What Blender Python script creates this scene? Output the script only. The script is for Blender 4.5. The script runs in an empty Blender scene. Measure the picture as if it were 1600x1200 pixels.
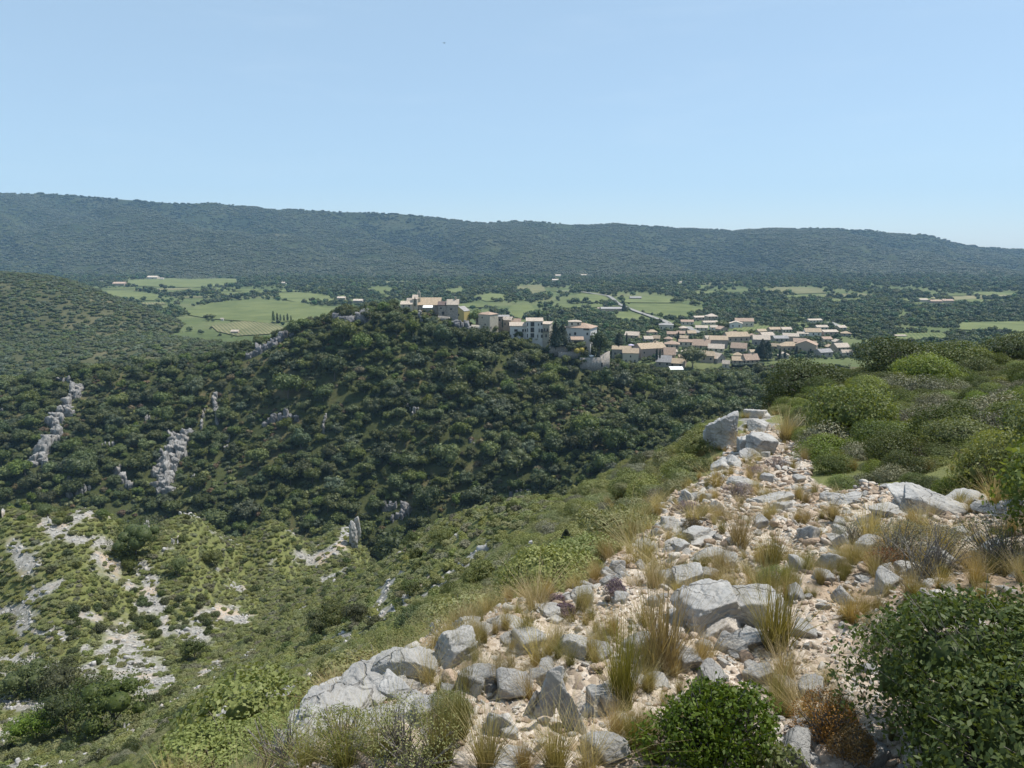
import bpy, bmesh, math, random
import numpy as np
from mathutils import Vector, Matrix, Euler

SC = bpy.context.scene
COL = SC.collection
R = math.radians
PI = math.pi
rng = np.random.default_rng(11)
random.seed(11)

# ------------------------------------------------------------------ camera geometry (photo pixels 1600 x 1200)
F = 1142.0
PITCH = R(10.7)
CP, SP = math.cos(PITCH), math.sin(PITCH)


def ray(px, py):
    """a = X/Y and s = z/Y of the viewing ray through a photo pixel."""
    cx = (np.asarray(px, float) - 800) / F
    cy = (600 - np.asarray(py, float)) / F
    dy = CP + cy * SP
    return cx / dy, (-SP + cy * CP) / dy


def at(px, py, Y):
    a, s = ray(px, py)
    return Vector((float(a) * Y, Y, float(s) * Y))


def proj(X, Y, Z):
    d = Y * CP - Z * SP
    u = Y * SP + Z * CP
    d = np.where(d < 0.05, 0.05, d)
    return 800 + F * X / d, 600 - F * u / d


# ------------------------------------------------------------------ noise
def _h(ix, iy, iz, seed):
    with np.errstate(over='ignore'):
        h = (ix.astype(np.uint32) * np.uint32(374761393) + iy.astype(np.uint32) * np.uint32(668265263)
             + iz.astype(np.uint32) * np.uint32(2147483647) + np.uint32(seed * 974711 + 12345))
        h = (h ^ (h >> np.uint32(13))) * np.uint32(1274126177)
        h = (h ^ (h >> np.uint32(16))) * np.uint32(2246822519)
        h = h ^ (h >> np.uint32(13))
    return h


def noise3(p, seed=0):
    p = np.asarray(p, float)
    i = np.floor(p).astype(np.int64)
    f = p - i
    u = f * f * f * (f * (f * 6 - 15) + 10)
    out = 0.0
    for dx in (0, 1):
        wx = u[..., 0] if dx else 1 - u[..., 0]
        for dy in (0, 1):
            wy = u[..., 1] if dy else 1 - u[..., 1]
            for dz in (0, 1):
                wz = u[..., 2] if dz else 1 - u[..., 2]
                h = _h(i[..., 0] + dx, i[..., 1] + dy, i[..., 2] + dz, seed)
                gx = (h & np.uint32(1023)).astype(float) / 511.5 - 1
                gy = ((h >> np.uint32(10)) & np.uint32(1023)).astype(float) / 511.5 - 1
                gz = ((h >> np.uint32(20)) & np.uint32(1023)).astype(float) / 511.5 - 1
                out = out + wx * wy * wz * (gx * (f[..., 0] - dx) + gy * (f[..., 1] - dy) + gz * (f[..., 2] - dz))
    return out * 1.3


def fbm(p, octv=4, gain=0.5, lac=2.03, seed=0):
    p = np.asarray(p, float)
    a, out = 1.0, 0.0
    for k in range(octv):
        out = out + a * noise3(p, seed + k * 17)
        p = p * lac
        a *= gain
    return out


def n2(X, Y, sc, octv=3, seed=0, gain=0.5):
    X = np.asarray(X, float)
    return fbm(np.stack([X / sc, np.asarray(Y, float) / sc, np.full_like(X, 0.37)], -1), octv, gain, 2.03, seed)


def sstep(a, b, x):
    t = np.clip((np.asarray(x, float) - a) / (b - a), 0, 1)
    return t * t * (3 - 2 * t)


# ------------------------------------------------------------------ thin plate spline
class TPS:
    def __init__(self, P, v, lam=1e-3):
        P = np.asarray(P, float)
        n = len(P)
        K = self.k(P, P) + lam * np.eye(n)
        A = np.zeros((n + 3, n + 3))
        A[:n, :n] = K
        A[:n, n:] = np.c_[np.ones(n), P]
        A[n:, :n] = A[:n, n:].T
        self.P, self.w = P, np.linalg.solve(A, np.r_[np.asarray(v, float), 0, 0, 0])

    @staticmethod
    def k(A, B):
        d2 = ((A[:, None, :] - B[None]) ** 2).sum(-1)
        return 0.5 * d2 * np.log(d2 + 1e-12)

    def __call__(self, Q):
        Q = np.asarray(Q, float)
        out = np.empty(len(Q))
        for i in range(0, len(Q), 20000):
            q = Q[i:i + 20000]
            out[i:i + 20000] = self.k(q, self.P) @ self.w[:-3] + self.w[-3] + q @ self.w[-2:]
        return out


# ------------------------------------------------------------------ mesh helpers
def mesh_np(name, V, Fc, mats=(), smooth=False, attrs=None, mat_idx=None):
    """Fc: one (m,k) array or a list of such arrays."""
    me = bpy.data.meshes.new(name)
    V = np.ascontiguousarray(V, np.float32)
    Fl = Fc if isinstance(Fc, list) else [Fc]
    Fl = [np.asarray(f, np.int32) for f in Fl if len(f)]
    me.vertices.add(len(V))
    me.vertices.foreach_set('co', V.ravel())
    loops = np.concatenate([f.ravel() for f in Fl])
    sizes = np.concatenate([np.full(len(f), f.shape[1], np.int32) for f in Fl])
    starts = np.concatenate([[0], np.cumsum(sizes)[:-1]]).astype(np.int32)
    me.loops.add(len(loops))
    me.loops.foreach_set('vertex_index', loops)
    me.polygons.add(len(sizes))
    me.polygons.foreach_set('loop_start', starts)
    if smooth:
        me.polygons.foreach_set('use_smooth', np.ones(len(sizes), bool))
    for m in mats:
        me.materials.append(m)
    if mat_idx is not None:
        me.polygons.foreach_set('material_index', np.asarray(mat_idx, np.int32))
    me.update(calc_edges=True)
    for k, v in (attrs or {}).items():
        v = np.asarray(v, np.float32)
        if v.ndim == 1:
            at_ = me.attributes.new(k, 'FLOAT', 'POINT')
            at_.data.foreach_set('value', v)
        else:
            if v.shape[1] == 3:
                v = np.c_[v, np.ones(len(v), np.float32)]
            at_ = me.attributes.new(k, 'FLOAT_COLOR', 'POINT')
            at_.data.foreach_set('color', v.ravel())
    me.validate()
    return me


def link(name, me, loc=(0, 0, 0), rot=(0, 0, 0), scl=(1, 1, 1), parent=None, label=None, cat=None, group=None, kind=None):
    o = bpy.data.objects.new(name, me)
    COL.objects.link(o)
    o.location = loc
    o.rotation_euler = rot
    o.scale = scl if hasattr(scl, '__len__') else (scl, scl, scl)
    if parent is not None:
        o.parent = parent
    if label:
        o['label'] = label
    if cat:
        o['category'] = cat
    if group:
        o['group'] = group
    if kind:
        o['kind'] = kind
    return o


class MB:
    """collects boxes and polygons into one mesh"""
    def __init__(self):
        self.v, self.f = [], []

    def poly(self, pts):
        b = len(self.v)
        self.v += [tuple(p) for p in pts]
        self.f.append(tuple(range(b, b + len(pts))))

    def box(self, x0, x1, y0, y1, z0, z1):
        b = len(self.v)
        self.v += [(x, y, z) for z in (z0, z1) for y in (y0, y1) for x in (x0, x1)]
        for q in ((0, 2, 3, 1), (4, 5, 7, 6), (0, 1, 5, 4), (2, 6, 7, 3), (0, 4, 6, 2), (1, 3, 7, 5)):
            self.f.append(tuple(b + i for i in q))

    def slab(self, a, b, c, d, th):
        """quad a b c d with thickness th downward"""
        lo = [(p[0], p[1], p[2] - th) for p in (a, b, c, d)]
        k = len(self.v)
        self.v += [tuple(p) for p in (a, b, c, d)] + lo
        for q in ((0, 1, 2, 3), (7, 6, 5, 4), (0, 4, 5, 1), (1, 5, 6, 2), (2, 6, 7, 3), (3, 7, 4, 0)):
            self.f.append(tuple(k + i for i in q))

    def mesh(self, name, mat):
        me = bpy.data.meshes.new(name)
        me.from_pydata(self.v, [], self.f)
        if mat:
            me.materials.append(mat)
        bm = bmesh.new()
        bm.from_mesh(me)
        bmesh.ops.recalc_face_normals(bm, faces=bm.faces)
        bm.to_mesh(me)
        bm.free()
        me.update()
        return me

    def build(self, name, mat, parent=None, **k):
        return link(name, self.mesh(name, mat), parent=parent, **k)


_ico = {}


def ico(sub):
    if sub not in _ico:
        bm = bmesh.new()
        bmesh.ops.create_icosphere(bm, subdivisions=sub, radius=1)
        V = np.array([v.co[:] for v in bm.verts])
        Fc = np.array([[v.index for v in f.verts] for f in bm.faces])
        bm.free()
        _ico[sub] = (V, Fc)
    return _ico[sub]


def in_poly(px, py, poly):
    px, py = np.asarray(px, float), np.asarray(py, float)
    inside = np.zeros(px.shape, bool)
    n = len(poly)
    for i in range(n):
        x0, y0 = poly[i]
        x1, y1 = poly[(i + 1) % n]
        c = ((y0 > py) != (y1 > py)) & (px < (x1 - x0) * (py - y0) / ((y1 - y0) + 1e-12) + x0)
        inside ^= c
    return inside


def d_line(px, py, pts):
    """distance to a polyline"""
    out = np.full(np.shape(px), 1e9)
    for (x0, y0), (x1, y1) in zip(pts[:-1], pts[1:]):
        dx, dy = x1 - x0, y1 - y0
        t = np.clip(((px - x0) * dx + (py - y0) * dy) / (dx * dx + dy * dy + 1e-9), 0, 1)
        out = np.minimum(out, np.hypot(px - x0 - t * dx, py - y0 - t * dy))
    return out


# ------------------------------------------------------------------ materials
class NT:
    def __init__(self, name):
        self.m = bpy.data.materials.new(name)
        self.m.use_nodes = True
        self.t = self.m.node_tree
        self.t.nodes.clear()
        self.out = self.t.nodes.new('ShaderNodeOutputMaterial')

    def n(self, typ, **kw):
        nd = self.t.nodes.new(typ)
        for k, v in kw.items():
            if k in nd.inputs.keys():
                self.set(nd.inputs[k], v)
            else:
                setattr(nd, k, v)
        return nd

    def set(self, sock, v):
        if isinstance(v, bpy.types.NodeSocket):
            self.t.links.new(v, sock)
        elif isinstance(v, (tuple, list)) and len(v) == 3 and sock.type == 'RGBA':
            sock.default_value = (*v, 1)
        else:
            sock.default_value = v

    def noise(self, scale, detail=4, rough=0.55, vec=None, dist=0.0):
        nd = self.n('ShaderNodeTexNoise', Scale=scale, Detail=detail, Roughness=rough, Distortion=dist)
        if vec is not None:
            self.set(nd.inputs['Vector'], vec)
        return nd.outputs['Fac']

    def ramp(self, fac, stops):
        nd = self.n('ShaderNodeValToRGB')
        cr = nd.color_ramp
        while len(cr.elements) < len(stops):
            cr.elements.new(0.5)
        for e, (p, c) in zip(cr.elements, stops):
            e.position = p
            e.color = (*c, 1) if len(c) == 3 else c
        self.set(nd.inputs['Fac'], fac)
        return nd.outputs['Color']

    def mix(self, fac, a, b, mode='MIX'):
        nd = self.n('ShaderNodeMix', data_type='RGBA', blend_type=mode)
        self.set(nd.inputs[0], fac)
        self.set(nd.inputs[6], a)
        self.set(nd.inputs[7], b)
        return nd.outputs[2]

    def math(self, op, a, b=0.0, c=0.0):
        nd = self.n('ShaderNodeMath', operation=op)
        self.set(nd.inputs[0], a)
        self.set(nd.inputs[1], b)
        if op in ('MULTIPLY_ADD', 'COMPARE'):
            self.set(nd.inputs[2], c)
        return nd.outputs[0]

    def attr(self, name, out='Color'):
        return self.n('ShaderNodeAttribute', attribute_name=name).outputs[out]

    def coord(self, which='Object'):
        return self.n('ShaderNodeTexCoord').outputs[which]

    def bump(self, h, strength=0.5, dist=0.02):
        nd = self.n('ShaderNodeBump', Strength=strength, Distance=dist)
        self.set(nd.inputs['Height'], h)
        return nd.outputs['Normal']

    def bsdf(self, col, rough=0.8, spec=0.3, normal=None):
        nd = self.n('ShaderNodeBsdfPrincipled')
        self.set(nd.inputs['Base Color'], col)
        self.set(nd.inputs['Roughness'], rough)
        self.set(nd.inputs['Specular IOR Level'], spec)
        if normal is not None:
            self.set(nd.inputs['Normal'], normal)
        return nd.outputs[0]

    def done(self, sh):
        self.set(self.out.inputs['Surface'], sh)
        return self.m


def foliage(name, dark, light, trans=0.25, rough=0.55, spec=0.25, var=0.35, hue=0.03):
    t = NT(name)
    tint = t.attr('tint', 'Fac')
    rnd = t.n('ShaderNodeObjectInfo').outputs['Random']
    c = t.mix(tint, dark, light)
    hs = t.n('ShaderNodeHueSaturation')
    t.set(hs.inputs['Hue'], t.math('MULTIPLY_ADD', rnd, hue * 2, 0.5 - hue))
    r2 = t.math('FRACT', t.math('MULTIPLY', rnd, 7.31))
    t.set(hs.inputs['Value'], t.math('MULTIPLY_ADD', r2, var * 2, 1 - var))
    r3 = t.math('FRACT', t.math('MULTIPLY', rnd, 13.7))
    t.set(hs.inputs['Saturation'], t.math('MULTIPLY_ADD', r3, 0.35, 0.78))
    t.set(hs.inputs['Color'], c)
    c = hs.outputs[0]
    b = t.bsdf(c, rough, spec)
    if trans:
        tr = t.n('ShaderNodeBsdfTranslucent')
        t.set(tr.inputs['Color'], t.mix(1.0, c, (1.35, 1.3, 0.55), 'MULTIPLY'))
        mx = t.n('ShaderNodeMixShader')
        t.set(mx.inputs[0], trans)
        t.set(mx.inputs[1], b)
        t.set(mx.inputs[2], tr.outputs[0])
        b = mx.outputs[0]
    return t.done(b)


def plain_mat(name, col, rough=0.8, spec=0.3, nscale=3.0, amount=0.25, bump=0.0):
    t = NT(name)
    co = t.coord()
    f = t.noise(nscale, 5, 0.6, co)
    c = t.mix(f, tuple(x * (1 - amount) for x in col), tuple(min(1, x * (1 + amount)) for x in col))
    nrm = t.bump(f, bump, 0.05) if bump else None
    return t.done(t.bsdf(c, rough, spec, nrm))


def wall_mat(name, col, stone=0.0):
    """render or rubble stone wall with weather streaks"""
    t = NT(name)
    co = t.coord()
    f = t.noise(0.5, 5, 0.65, co)
    c = t.mix(t.math('MULTIPLY', f, 0.6), col, tuple(x * 0.72 for x in col))
    mp = t.n('ShaderNodeMapping', Scale=(1.6, 1.6, 0.18))
    t.set(mp.inputs['Vector'], co)
    st = t.noise(1.2, 4, 0.6, mp.outputs[0])
    c = t.mix(t.math('MULTIPLY', sstep_node(t, st, 0.52, 0.72), 0.5), c, tuple(x * 0.55 for x in col))
    nrm = None
    if stone:
        v = t.n('ShaderNodeTexVoronoi', Scale=2.6)
        t.set(v.inputs['Vector'], co)
        c = t.mix(stone, c, t.mix(1.0, c, t.ramp(v.outputs['Color'], [(0.0, (0.45, 0.43, 0.42)), (1.0, (1.25, 1.2, 1.12))]), 'MULTIPLY'))
        nrm = t.bump(v.outputs['Distance'], 0.6, 0.1)
    return t.done(t.bsdf(c, 0.9, 0.2, nrm))


def sstep_node(t, x, a, b):
    nd = t.n('ShaderNodeMapRange', interpolation_type='SMOOTHSTEP')
    t.set(nd.inputs[0], x)
    nd.inputs[1].default_value = a
    nd.inputs[2].default_value = b
    return nd.outputs[0]


def tile_mat(name, col):
    t = NT(name)
    co = t.coord()
    f = t.noise(0.9, 5, 0.7, co)
    c = t.mix(f, tuple(x * 0.62 for x in col), tuple(min(1, x * 1.3) for x in col))
    v = t.n('ShaderNodeTexVoronoi', Scale=3.2)
    t.set(v.inputs['Vector'], co)
    c = t.mix(0.45, c, t.mix(1.0, c, t.ramp(v.outputs['Color'], [(0.0, (0.5, 0.45, 0.42)), (1.0, (1.3, 1.25, 1.2))]), 'MULTIPLY'))
    w = t.n('ShaderNodeTexWave', Scale=2.2, Distortion=0.6)
    t.set(w.inputs['Vector'], co)
    return t.done(t.bsdf(c, 0.9, 0.2, t.bump(w.outputs['Fac'], 0.7, 0.12)))


def rock_mat(name, light=(0.46, 0.45, 0.435), dark=(0.20, 0.195, 0.19), warm=(0.50, 0.40, 0.30), sc=1.0, bumpd=0.03):
    t = NT(name)
    co = t.coord()
    f = t.noise(1.7 * sc, 8, 0.62, co, 0.4)
    c = t.ramp(f, [(0.28, dark), (0.46, tuple((a + b) / 2 for a, b in zip(light, dark))), (0.62, light)])
    g = t.noise(0.8 * sc, 3, 0.5, co)
    c = t.mix(t.math('MULTIPLY', sstep_node(t, g, 0.53, 0.72), 0.65), c, warm)
    s = t.noise(14 * sc, 5, 0.7, co)
    c = t.mix(t.math('MULTIPLY', sstep_node(t, s, 0.56, 0.68), 0.55), c, tuple(x * 0.55 for x in dark))
    v = t.n('ShaderNodeTexVoronoi', Scale=3.2 * sc, feature='DISTANCE_TO_EDGE')
    dn = t.n('ShaderNodeTexNoise', Scale=5 * sc, Detail=4)
    t.set(dn.inputs['Vector'], co)
    t.set(v.inputs['Vector'], t.mix(0.16, co, dn.outputs['Color'], 'ADD'))
    crack = sstep_node(t, v.outputs['Distance'], 0.0, 0.022)
    crack = t.math('MAXIMUM', crack, sstep_node(t, t.noise(2.1 * sc, 3, .5, co), .42, .56))
    c = t.mix(crack, t.mix(0.5, c, (0.10, 0.09, 0.08)), c)
    fine = t.noise(9 * sc, 9, 0.72, co)
    h = t.math('ADD', t.math('MULTIPLY', crack, 0.5), fine)
    return t.done(t.bsdf(c, 0.88, 0.25, t.bump(h, 0.9, bumpd)))


M = {}
M['oak'] = foliage('oak_leaves', (0.048, 0.068, 0.021), (0.134, 0.152, 0.048), 0.24, var=0.42, hue=0.02)
M['oak_pale'] = foliage('grey_green_leaves', (0.055, 0.075, 0.040), (0.110, 0.125, 0.060), 0.18, var=0.3)
M['oak_bright'] = foliage('yellow_green_leaves', (0.070, 0.105, 0.020), (0.150, 0.175, 0.040), 0.22, var=0.25)
M['dry'] = foliage('dry_brown_leaves', (0.11, 0.085, 0.045), (0.19, 0.145, 0.075), 0.1, var=0.3)
M['conifer'] = foliage('conifer_needles', (0.018, 0.030, 0.018), (0.040, 0.056, 0.028), 0.08, var=0.25)
M['scrub'] = foliage('scrub_leaves', (0.138, 0.158, 0.055), (0.250, 0.260, 0.108), 0.26, var=0.12, hue=0.02)
M['scrub_dark'] = foliage('dark_scrub_leaves', (0.048, 0.064, 0.022), (0.105, 0.125, 0.040), 0.18, var=0.3)
M['scrub_grey'] = foliage('grey_scrub_leaves', (0.125, 0.130, 0.075), (0.215, 0.210, 0.125), 0.12, var=0.25)
M['kermes'] = foliage('glossy_leaves', (0.036, 0.066, 0.010), (0.120, 0.165, 0.028), 0.32, 0.55, 0.22, var=0.1, hue=0.01)
M['bank'] = foliage('bank_shrub_leaves', (0.098, 0.132, 0.034), (0.222, 0.252, 0.072), 0.34, 0.55, 0.2, var=0.28, hue=0.02)
M['bank_dark'] = foliage('bank_dark_leaves', (0.050, 0.068, 0.020), (0.130, 0.150, 0.045), 0.28, 0.55, 0.2, var=0.25, hue=0.02)
M['far_tree'] = foliage('far_tree_leaves', (0.042, 0.074, 0.030), (0.090, 0.125, 0.044), 0.1, var=0.45, hue=0.03)
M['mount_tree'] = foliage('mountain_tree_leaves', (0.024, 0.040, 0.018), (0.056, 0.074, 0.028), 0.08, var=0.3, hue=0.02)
M['mount_pale'] = foliage('mountain_lit_spur_leaves', (0.072, 0.086, 0.044), (0.130, 0.140, 0.074), 0.08, var=0.2, hue=0.02)  # lighter leaves for the spurs, painting the light on the mountain folds
M['bark'] = plain_mat('bark', (0.13, 0.11, 0.09), 0.95, 0.1, 8, 0.4, 0.6)
M['twig'] = plain_mat('grey_twigs', (0.20, 0.18, 0.165), 0.9, 0.2, 12, 0.35)
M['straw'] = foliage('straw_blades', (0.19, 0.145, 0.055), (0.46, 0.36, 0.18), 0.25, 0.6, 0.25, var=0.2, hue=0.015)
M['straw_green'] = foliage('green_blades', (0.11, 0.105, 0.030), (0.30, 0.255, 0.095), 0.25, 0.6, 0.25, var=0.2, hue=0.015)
M['rust'] = foliage('rusty_leaves', (0.15, 0.065, 0.022), (0.30, 0.15, 0.05), 0.2, var=0.2)
M['thyme'] = foliage('purple_flowers', (0.10, 0.075, 0.080), (0.23, 0.15, 0.20), 0.15, var=0.2)
M['yellow'] = foliage('yellow_broom', (0.30, 0.24, 0.02), (0.55, 0.45, 0.04), 0.2, var=0.15)
M['rock'] = rock_mat('limestone')
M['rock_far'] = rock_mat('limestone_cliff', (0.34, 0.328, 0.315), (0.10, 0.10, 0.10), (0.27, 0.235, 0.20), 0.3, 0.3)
M['rock_shade'] = rock_mat('shaded_limestone', (0.22, 0.215, 0.22), (0.10, 0.10, 0.105), (0.20, 0.18, 0.16), 0.2, 0.3)  # darker copy of the cliff limestone, shade of some crags put into colour
M['wall_white'] = wall_mat('white_render', (0.60, 0.58, 0.55))
M['wall_cream'] = wall_mat('cream_render', (0.55, 0.49, 0.40))
M['wall_tan'] = wall_mat('tan_render', (0.42, 0.34, 0.26))
M['wall_pink'] = wall_mat('pink_render', (0.40, 0.31, 0.26))
M['wall_ochre'] = wall_mat('ochre_render', (0.47, 0.37, 0.15))
M['wall_stone'] = wall_mat('rubble_stone', (0.36, 0.33, 0.30), 0.7)
M['wall_old'] = wall_mat('old_tower_render', (0.47, 0.43, 0.35), 0.35)
M['roof_tan'] = tile_mat('tan_roof_tiles', (0.50, 0.40, 0.29))
M['roof_pink'] = tile_mat('pink_roof_tiles', (0.46, 0.345, 0.27))
M['roof_pale'] = tile_mat('pale_roof_tiles', (0.58, 0.50, 0.42))
M['roof_brown'] = tile_mat('brown_roof_tiles', (0.17, 0.13, 0.12))
M['roof_grey'] = tile_mat('grey_roof_tiles', (0.38, 0.37, 0.37))
M['glass'] = plain_mat('dark_window', (0.035, 0.035, 0.04), 0.25, 0.5, 2, 0.2)
M['shutter'] = plain_mat('brown_shutter', (0.14, 0.09, 0.07), 0.7, 0.3, 4, 0.2)
M['white'] = plain_mat('white_cloth', (0.78, 0.77, 0.75), 0.8, 0.2, 2, 0.06)
M['violet'] = plain_mat('violet_cloth', (0.48, 0.42, 0.56), 0.8, 0.2, 2, 0.06)
M['iron'] = plain_mat('dark_iron', (0.06, 0.06, 0.065), 0.5, 0.5, 4, 0.2)
M['feather'] = plain_mat('dark_feathers', (0.05, 0.05, 0.055), 0.7, 0.2, 20, 0.2)
M['road'] = plain_mat('pale_road', (0.24, 0.23, 0.215), 0.9, 0.2, 0.05, 0.12)
# ------------------------------------------------------------------ terrain 1: the crest we stand on, its slopes and the spur opposite
CT = []          # X, Y, Z


def cz(px, py, Y):
    p = at(px, py, Y)
    CT.append((p.x, p.y, p.z))


def behind(px, py, Y, Y2, z):
    a, _ = ray(px, py)
    CT.append((float(a) * Y2, Y2, z))


EDGE = [(-4, -3.0), (0, -1.9), (2.8, -1.0), (3.5, -.67), (4.6, -.22), (5.8, .81), (8.6, 1.75), (12.4, 3.4), (17.6, 5.1), (22, 6.4), (30, 9.0)]


def edge_x(Y):
    return np.interp(Y, [e[0] for e in EDGE], [e[1] for e in EDGE])


for Y, X in EDGE:
    z = -1.6 - .19 * Y
    CT.append((X, Y, z))
    CT.append((X + 1.6, Y, z + .06))
    CT.append((X + 3.4, Y, z + .30))
    CT.append((X + 7, Y, z + .95))
    if Y < 25:
        CT.append((X + 14, Y, z + 1.7))
    if Y < 23:
        CT.append((X - 1.5, Y, z - 1.05))
        CT.append((X - 4.5, Y, z - 3.1))
for X, Y, z in [(18, 30, -6.4), (30, 30, -5.4), (20, 45, -8.9), (34, 45, -7.4), (48, 45, -6.6), (28, 60, -11), (46, 60, -9.6), (60, 60, -9), (16, 45, -11),
                (20, 62, -19), (40, 85, -28), (70, 90, -28), (100, 90, -26), (40, 130, -66), (100, 140, -66), (60, 190, -100), (140, 190, -98)]:
    CT.append((X, Y, z))
for px, py, Y in [(700, 1000, 13), (600, 1030, 15.7), (500, 1100, 16.5), (400, 1150, 20), (300, 1190, 27), (620, 970, 42), (700, 900, 46), (800, 900, 17),
                  (900, 850, 18), (800, 850, 42), (500, 1000, 55), (400, 1060, 45), (1000, 770, 40), (800, 830, 80), (900, 797, 58), (700, 858, 96), (1080, 742, 24),
                  (150, 1110, 62), (330, 1010, 82), (450, 940, 100), (565, 868, 122), (20, 1190, 50), (230, 1090, 65),
                  (0, 950, 88), (0, 795, 105), (150, 795, 110), (300, 802, 118), (430, 812, 125), (545, 822, 131), (200, 900, 98), (380, 900, 110), (480, 880, 118), (-200, 795, 100), (-200, 950, 84)]:
    cz(px, py, Y)
for px, py, Y, Y2, z in [(1000, 770, 40, 66, -37), (1000, 770, 40, 110, -70), (800, 830, 80, 112, -62), (700, 858, 96, 125, -72), (900, 797, 58, 90, -52), (1080, 742, 24, 45, -22),
                         (565, 868, 122, 145, -76), (0, 795, 105, 128, -66), (150, 795, 110, 134, -70), (300, 802, 118, 142, -76), (430, 812, 125, 148, -80), (545, 822, 131, 150, -82), (-200, 795, 100, 125, -62),
                         (0, 795, 0, 165, -96), (300, 800, 0, 175, -102), (545, 822, 0, 185, -107), (800, 830, 0, 165, -98), (1000, 770, 0, 170, -100), (-200, 795, 0, 160, -92),
                         (0, 795, 0, 215, -118), (400, 800, 0, 220, -122), (800, 800, 0, 220, -122), (1100, 780, 0, 220, -118), (-200, 800, 0, 215, -116)]:
    behind(px, py, Y, Y2, z)
CT = np.array(CT)


def dom(X, Y):
    return np.stack([np.asarray(X) / (np.asarray(Y) + 6) * 2.2, np.log(np.asarray(Y) + 6.0)], -1)


_t1 = TPS(dom(CT[:, 0], CT[:, 1]), CT[:, 2] / (CT[:, 1] + 6), 2e-4)


def hill_base(X, Y):
    X = np.asarray(X, float)
    Y = np.asarray(Y, float)
    sh = X.shape
    return (_t1(dom(X.ravel(), Y.ravel())) * (Y.ravel() + 6)).reshape(sh)


def hill_z(X, Y):
    X, Y = np.asarray(X, float), np.asarray(Y, float)
    z = hill_base(X, Y)
    far = np.clip(Y / 60, 0, 1)
    z = z + far * 0.7 * n2(X, Y, 17, 3, 5) + 0.10 * np.clip(Y / 12, .35, 1) * n2(X, Y, 1.7, 3, 6)
    return z


def hit(fn, px, py, Y0=1.2, Y1=230, n=500):
    """first crossing of the viewing ray with a height field"""
    a, s = ray(px, py)
    Ys = np.exp(np.linspace(np.log(Y0), np.log(Y1), n))
    d = fn(a * Ys, Ys) - s * Ys
    k = np.nonzero(d >= 0)[0]
    if not len(k):
        return None
    k = k[0]
    if k:
        t = d[k - 1] / (d[k - 1] - d[k])
        Y = Ys[k - 1] + t * (Ys[k] - Ys[k - 1])
    else:
        Y = Ys[0]
    return Vector((float(a * Y), float(Y), float(fn(np.array([a * Y]), np.array([Y]))[0])))


def gp(px, py):
    for k in range(40):
        p = hit(hill_z, px, py + 3 * k)
        if p is not None:
            return p


# where the ground is bare: the stony path along the crest, and screes on the slopes (polylines and blobs on the ground)
PATH = [(425, 1175), (520, 1098), (620, 1035), (690, 968), (760, 950), (880, 928), (950, 880), (1010, 826), (1040, 775), (1110, 740), (1130, 690), (1190, 640), (1245, 690), (1268, 745),
        (1300, 775), (1340, 765), (1400, 765), (1560, 795), (1640, 800), (1700, 1000), (1700, 1240), (430, 1240)]
SCREE = [([(65, 820), (95, 830), (125, 805), (165, 795), (200, 785)], 8), ([(85, 835), (140, 845), (175, 852)], 6), ([(25, 858), (45, 880)], 15), ([(0, 955), (35, 950), (55, 925), (95, 912)], 7),
         ([(152, 870), (178, 888)], 12), ([(218, 885), (236, 905), (232, 930), (218, 945)], 9), ([(225, 945), (250, 945)], 14), ([(195, 912), (240, 930)], 6), ([(250, 960), (262, 985)], 8),
         ([(312, 968), (345, 958), (375, 968)], 12), ([(285, 990), (315, 992)], 13), ([(195, 1010), (200, 1040), (225, 1060)], 30), ([(165, 1020), (200, 1030)], 14),
         ([(0, 1030), (40, 1030), (85, 1040), (95, 1060), (110, 1085)], 8), ([(140, 1050), (150, 1080)], 14), ([(0, 1098), (50, 1103), (95, 1108)], 8), ([(0, 1150), (20, 1135)], 9),
         ([(120, 960), (150, 965)], 6), ([(50, 985), (75, 995)], 5), ([(80, 985), (105, 1000)], 5), ([(250, 1050), (265, 1060)], 10),
         ([(466, 868), (490, 878), (520, 866), (535, 848), (541, 825)], 8), ([(512, 997), (546, 993)], 4), ([(628, 941), (676, 896)], 4), ([(600, 922), (625, 898)], 4), ([(700, 846), (720, 835)], 3),
         ([(510, 905), (545, 890)], 2.5), ([(745, 878), (790, 860)], 3), ([(240, 1108), (285, 1090), (315, 1075)], 4), ([(312, 1055), (340, 1040)], 6), ([(340, 1105), (400, 1075), (432, 1060)], 3.5),
         ([(345, 1122), (400, 1105), (470, 1075), (545, 1042)], 11), ([(380, 1025), (400, 1012)], 5), ([(825, 860), (830, 850)], 6), ([(170, 800), (215, 790)], 7), ([(215, 800), (240, 815)], 7),
         ([(285, 800), (310, 802)], 7), ([(450, 825), (465, 830)], 5), ([(130, 1010), (140, 1020)], 5), ([(620, 1010), (660, 985)], 3)]


def bare(X, Y, Z):
    px, py = proj(X, Y, Z)
    wx = 9 * n2(X, Y, 3.2, 3, 31) * np.clip(Y / 14, .5, 1)
    wy = 6 * n2(X, Y, 3.2, 3, 32) * np.clip(Y / 14, .5, 1)
    qx, qy = px + wx, py + wy
    m = np.zeros(np.shape(X))
    near = (Y < 34) & (Y > 1.5)
    m = np.where(near & in_poly(qx + wx, qy + wy * 2, PATH), 1.0, m)
    m = np.where((Y <= 1.5) & (X > edge_x(Y)) & (X < edge_x(Y) + 4), 1.0, m)
    for pts, w in SCREE:
        d = d_line(qx, qy, pts) / (1.25 + .5 * n2(X, Y, 1.6, 2, 45))
        m = np.where((Y > 8), np.maximum(m, 1 - sstep(w * .45, w * 1.45, d)), m)
    # small scattered bare spots
    sp = n2(X, Y, 6.5, 5, 44, .6)
    m = np.where((Y > 12) & (Y < 140), np.maximum(m, sstep(.38, .62, sp) * .95), m)
    return m


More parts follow.
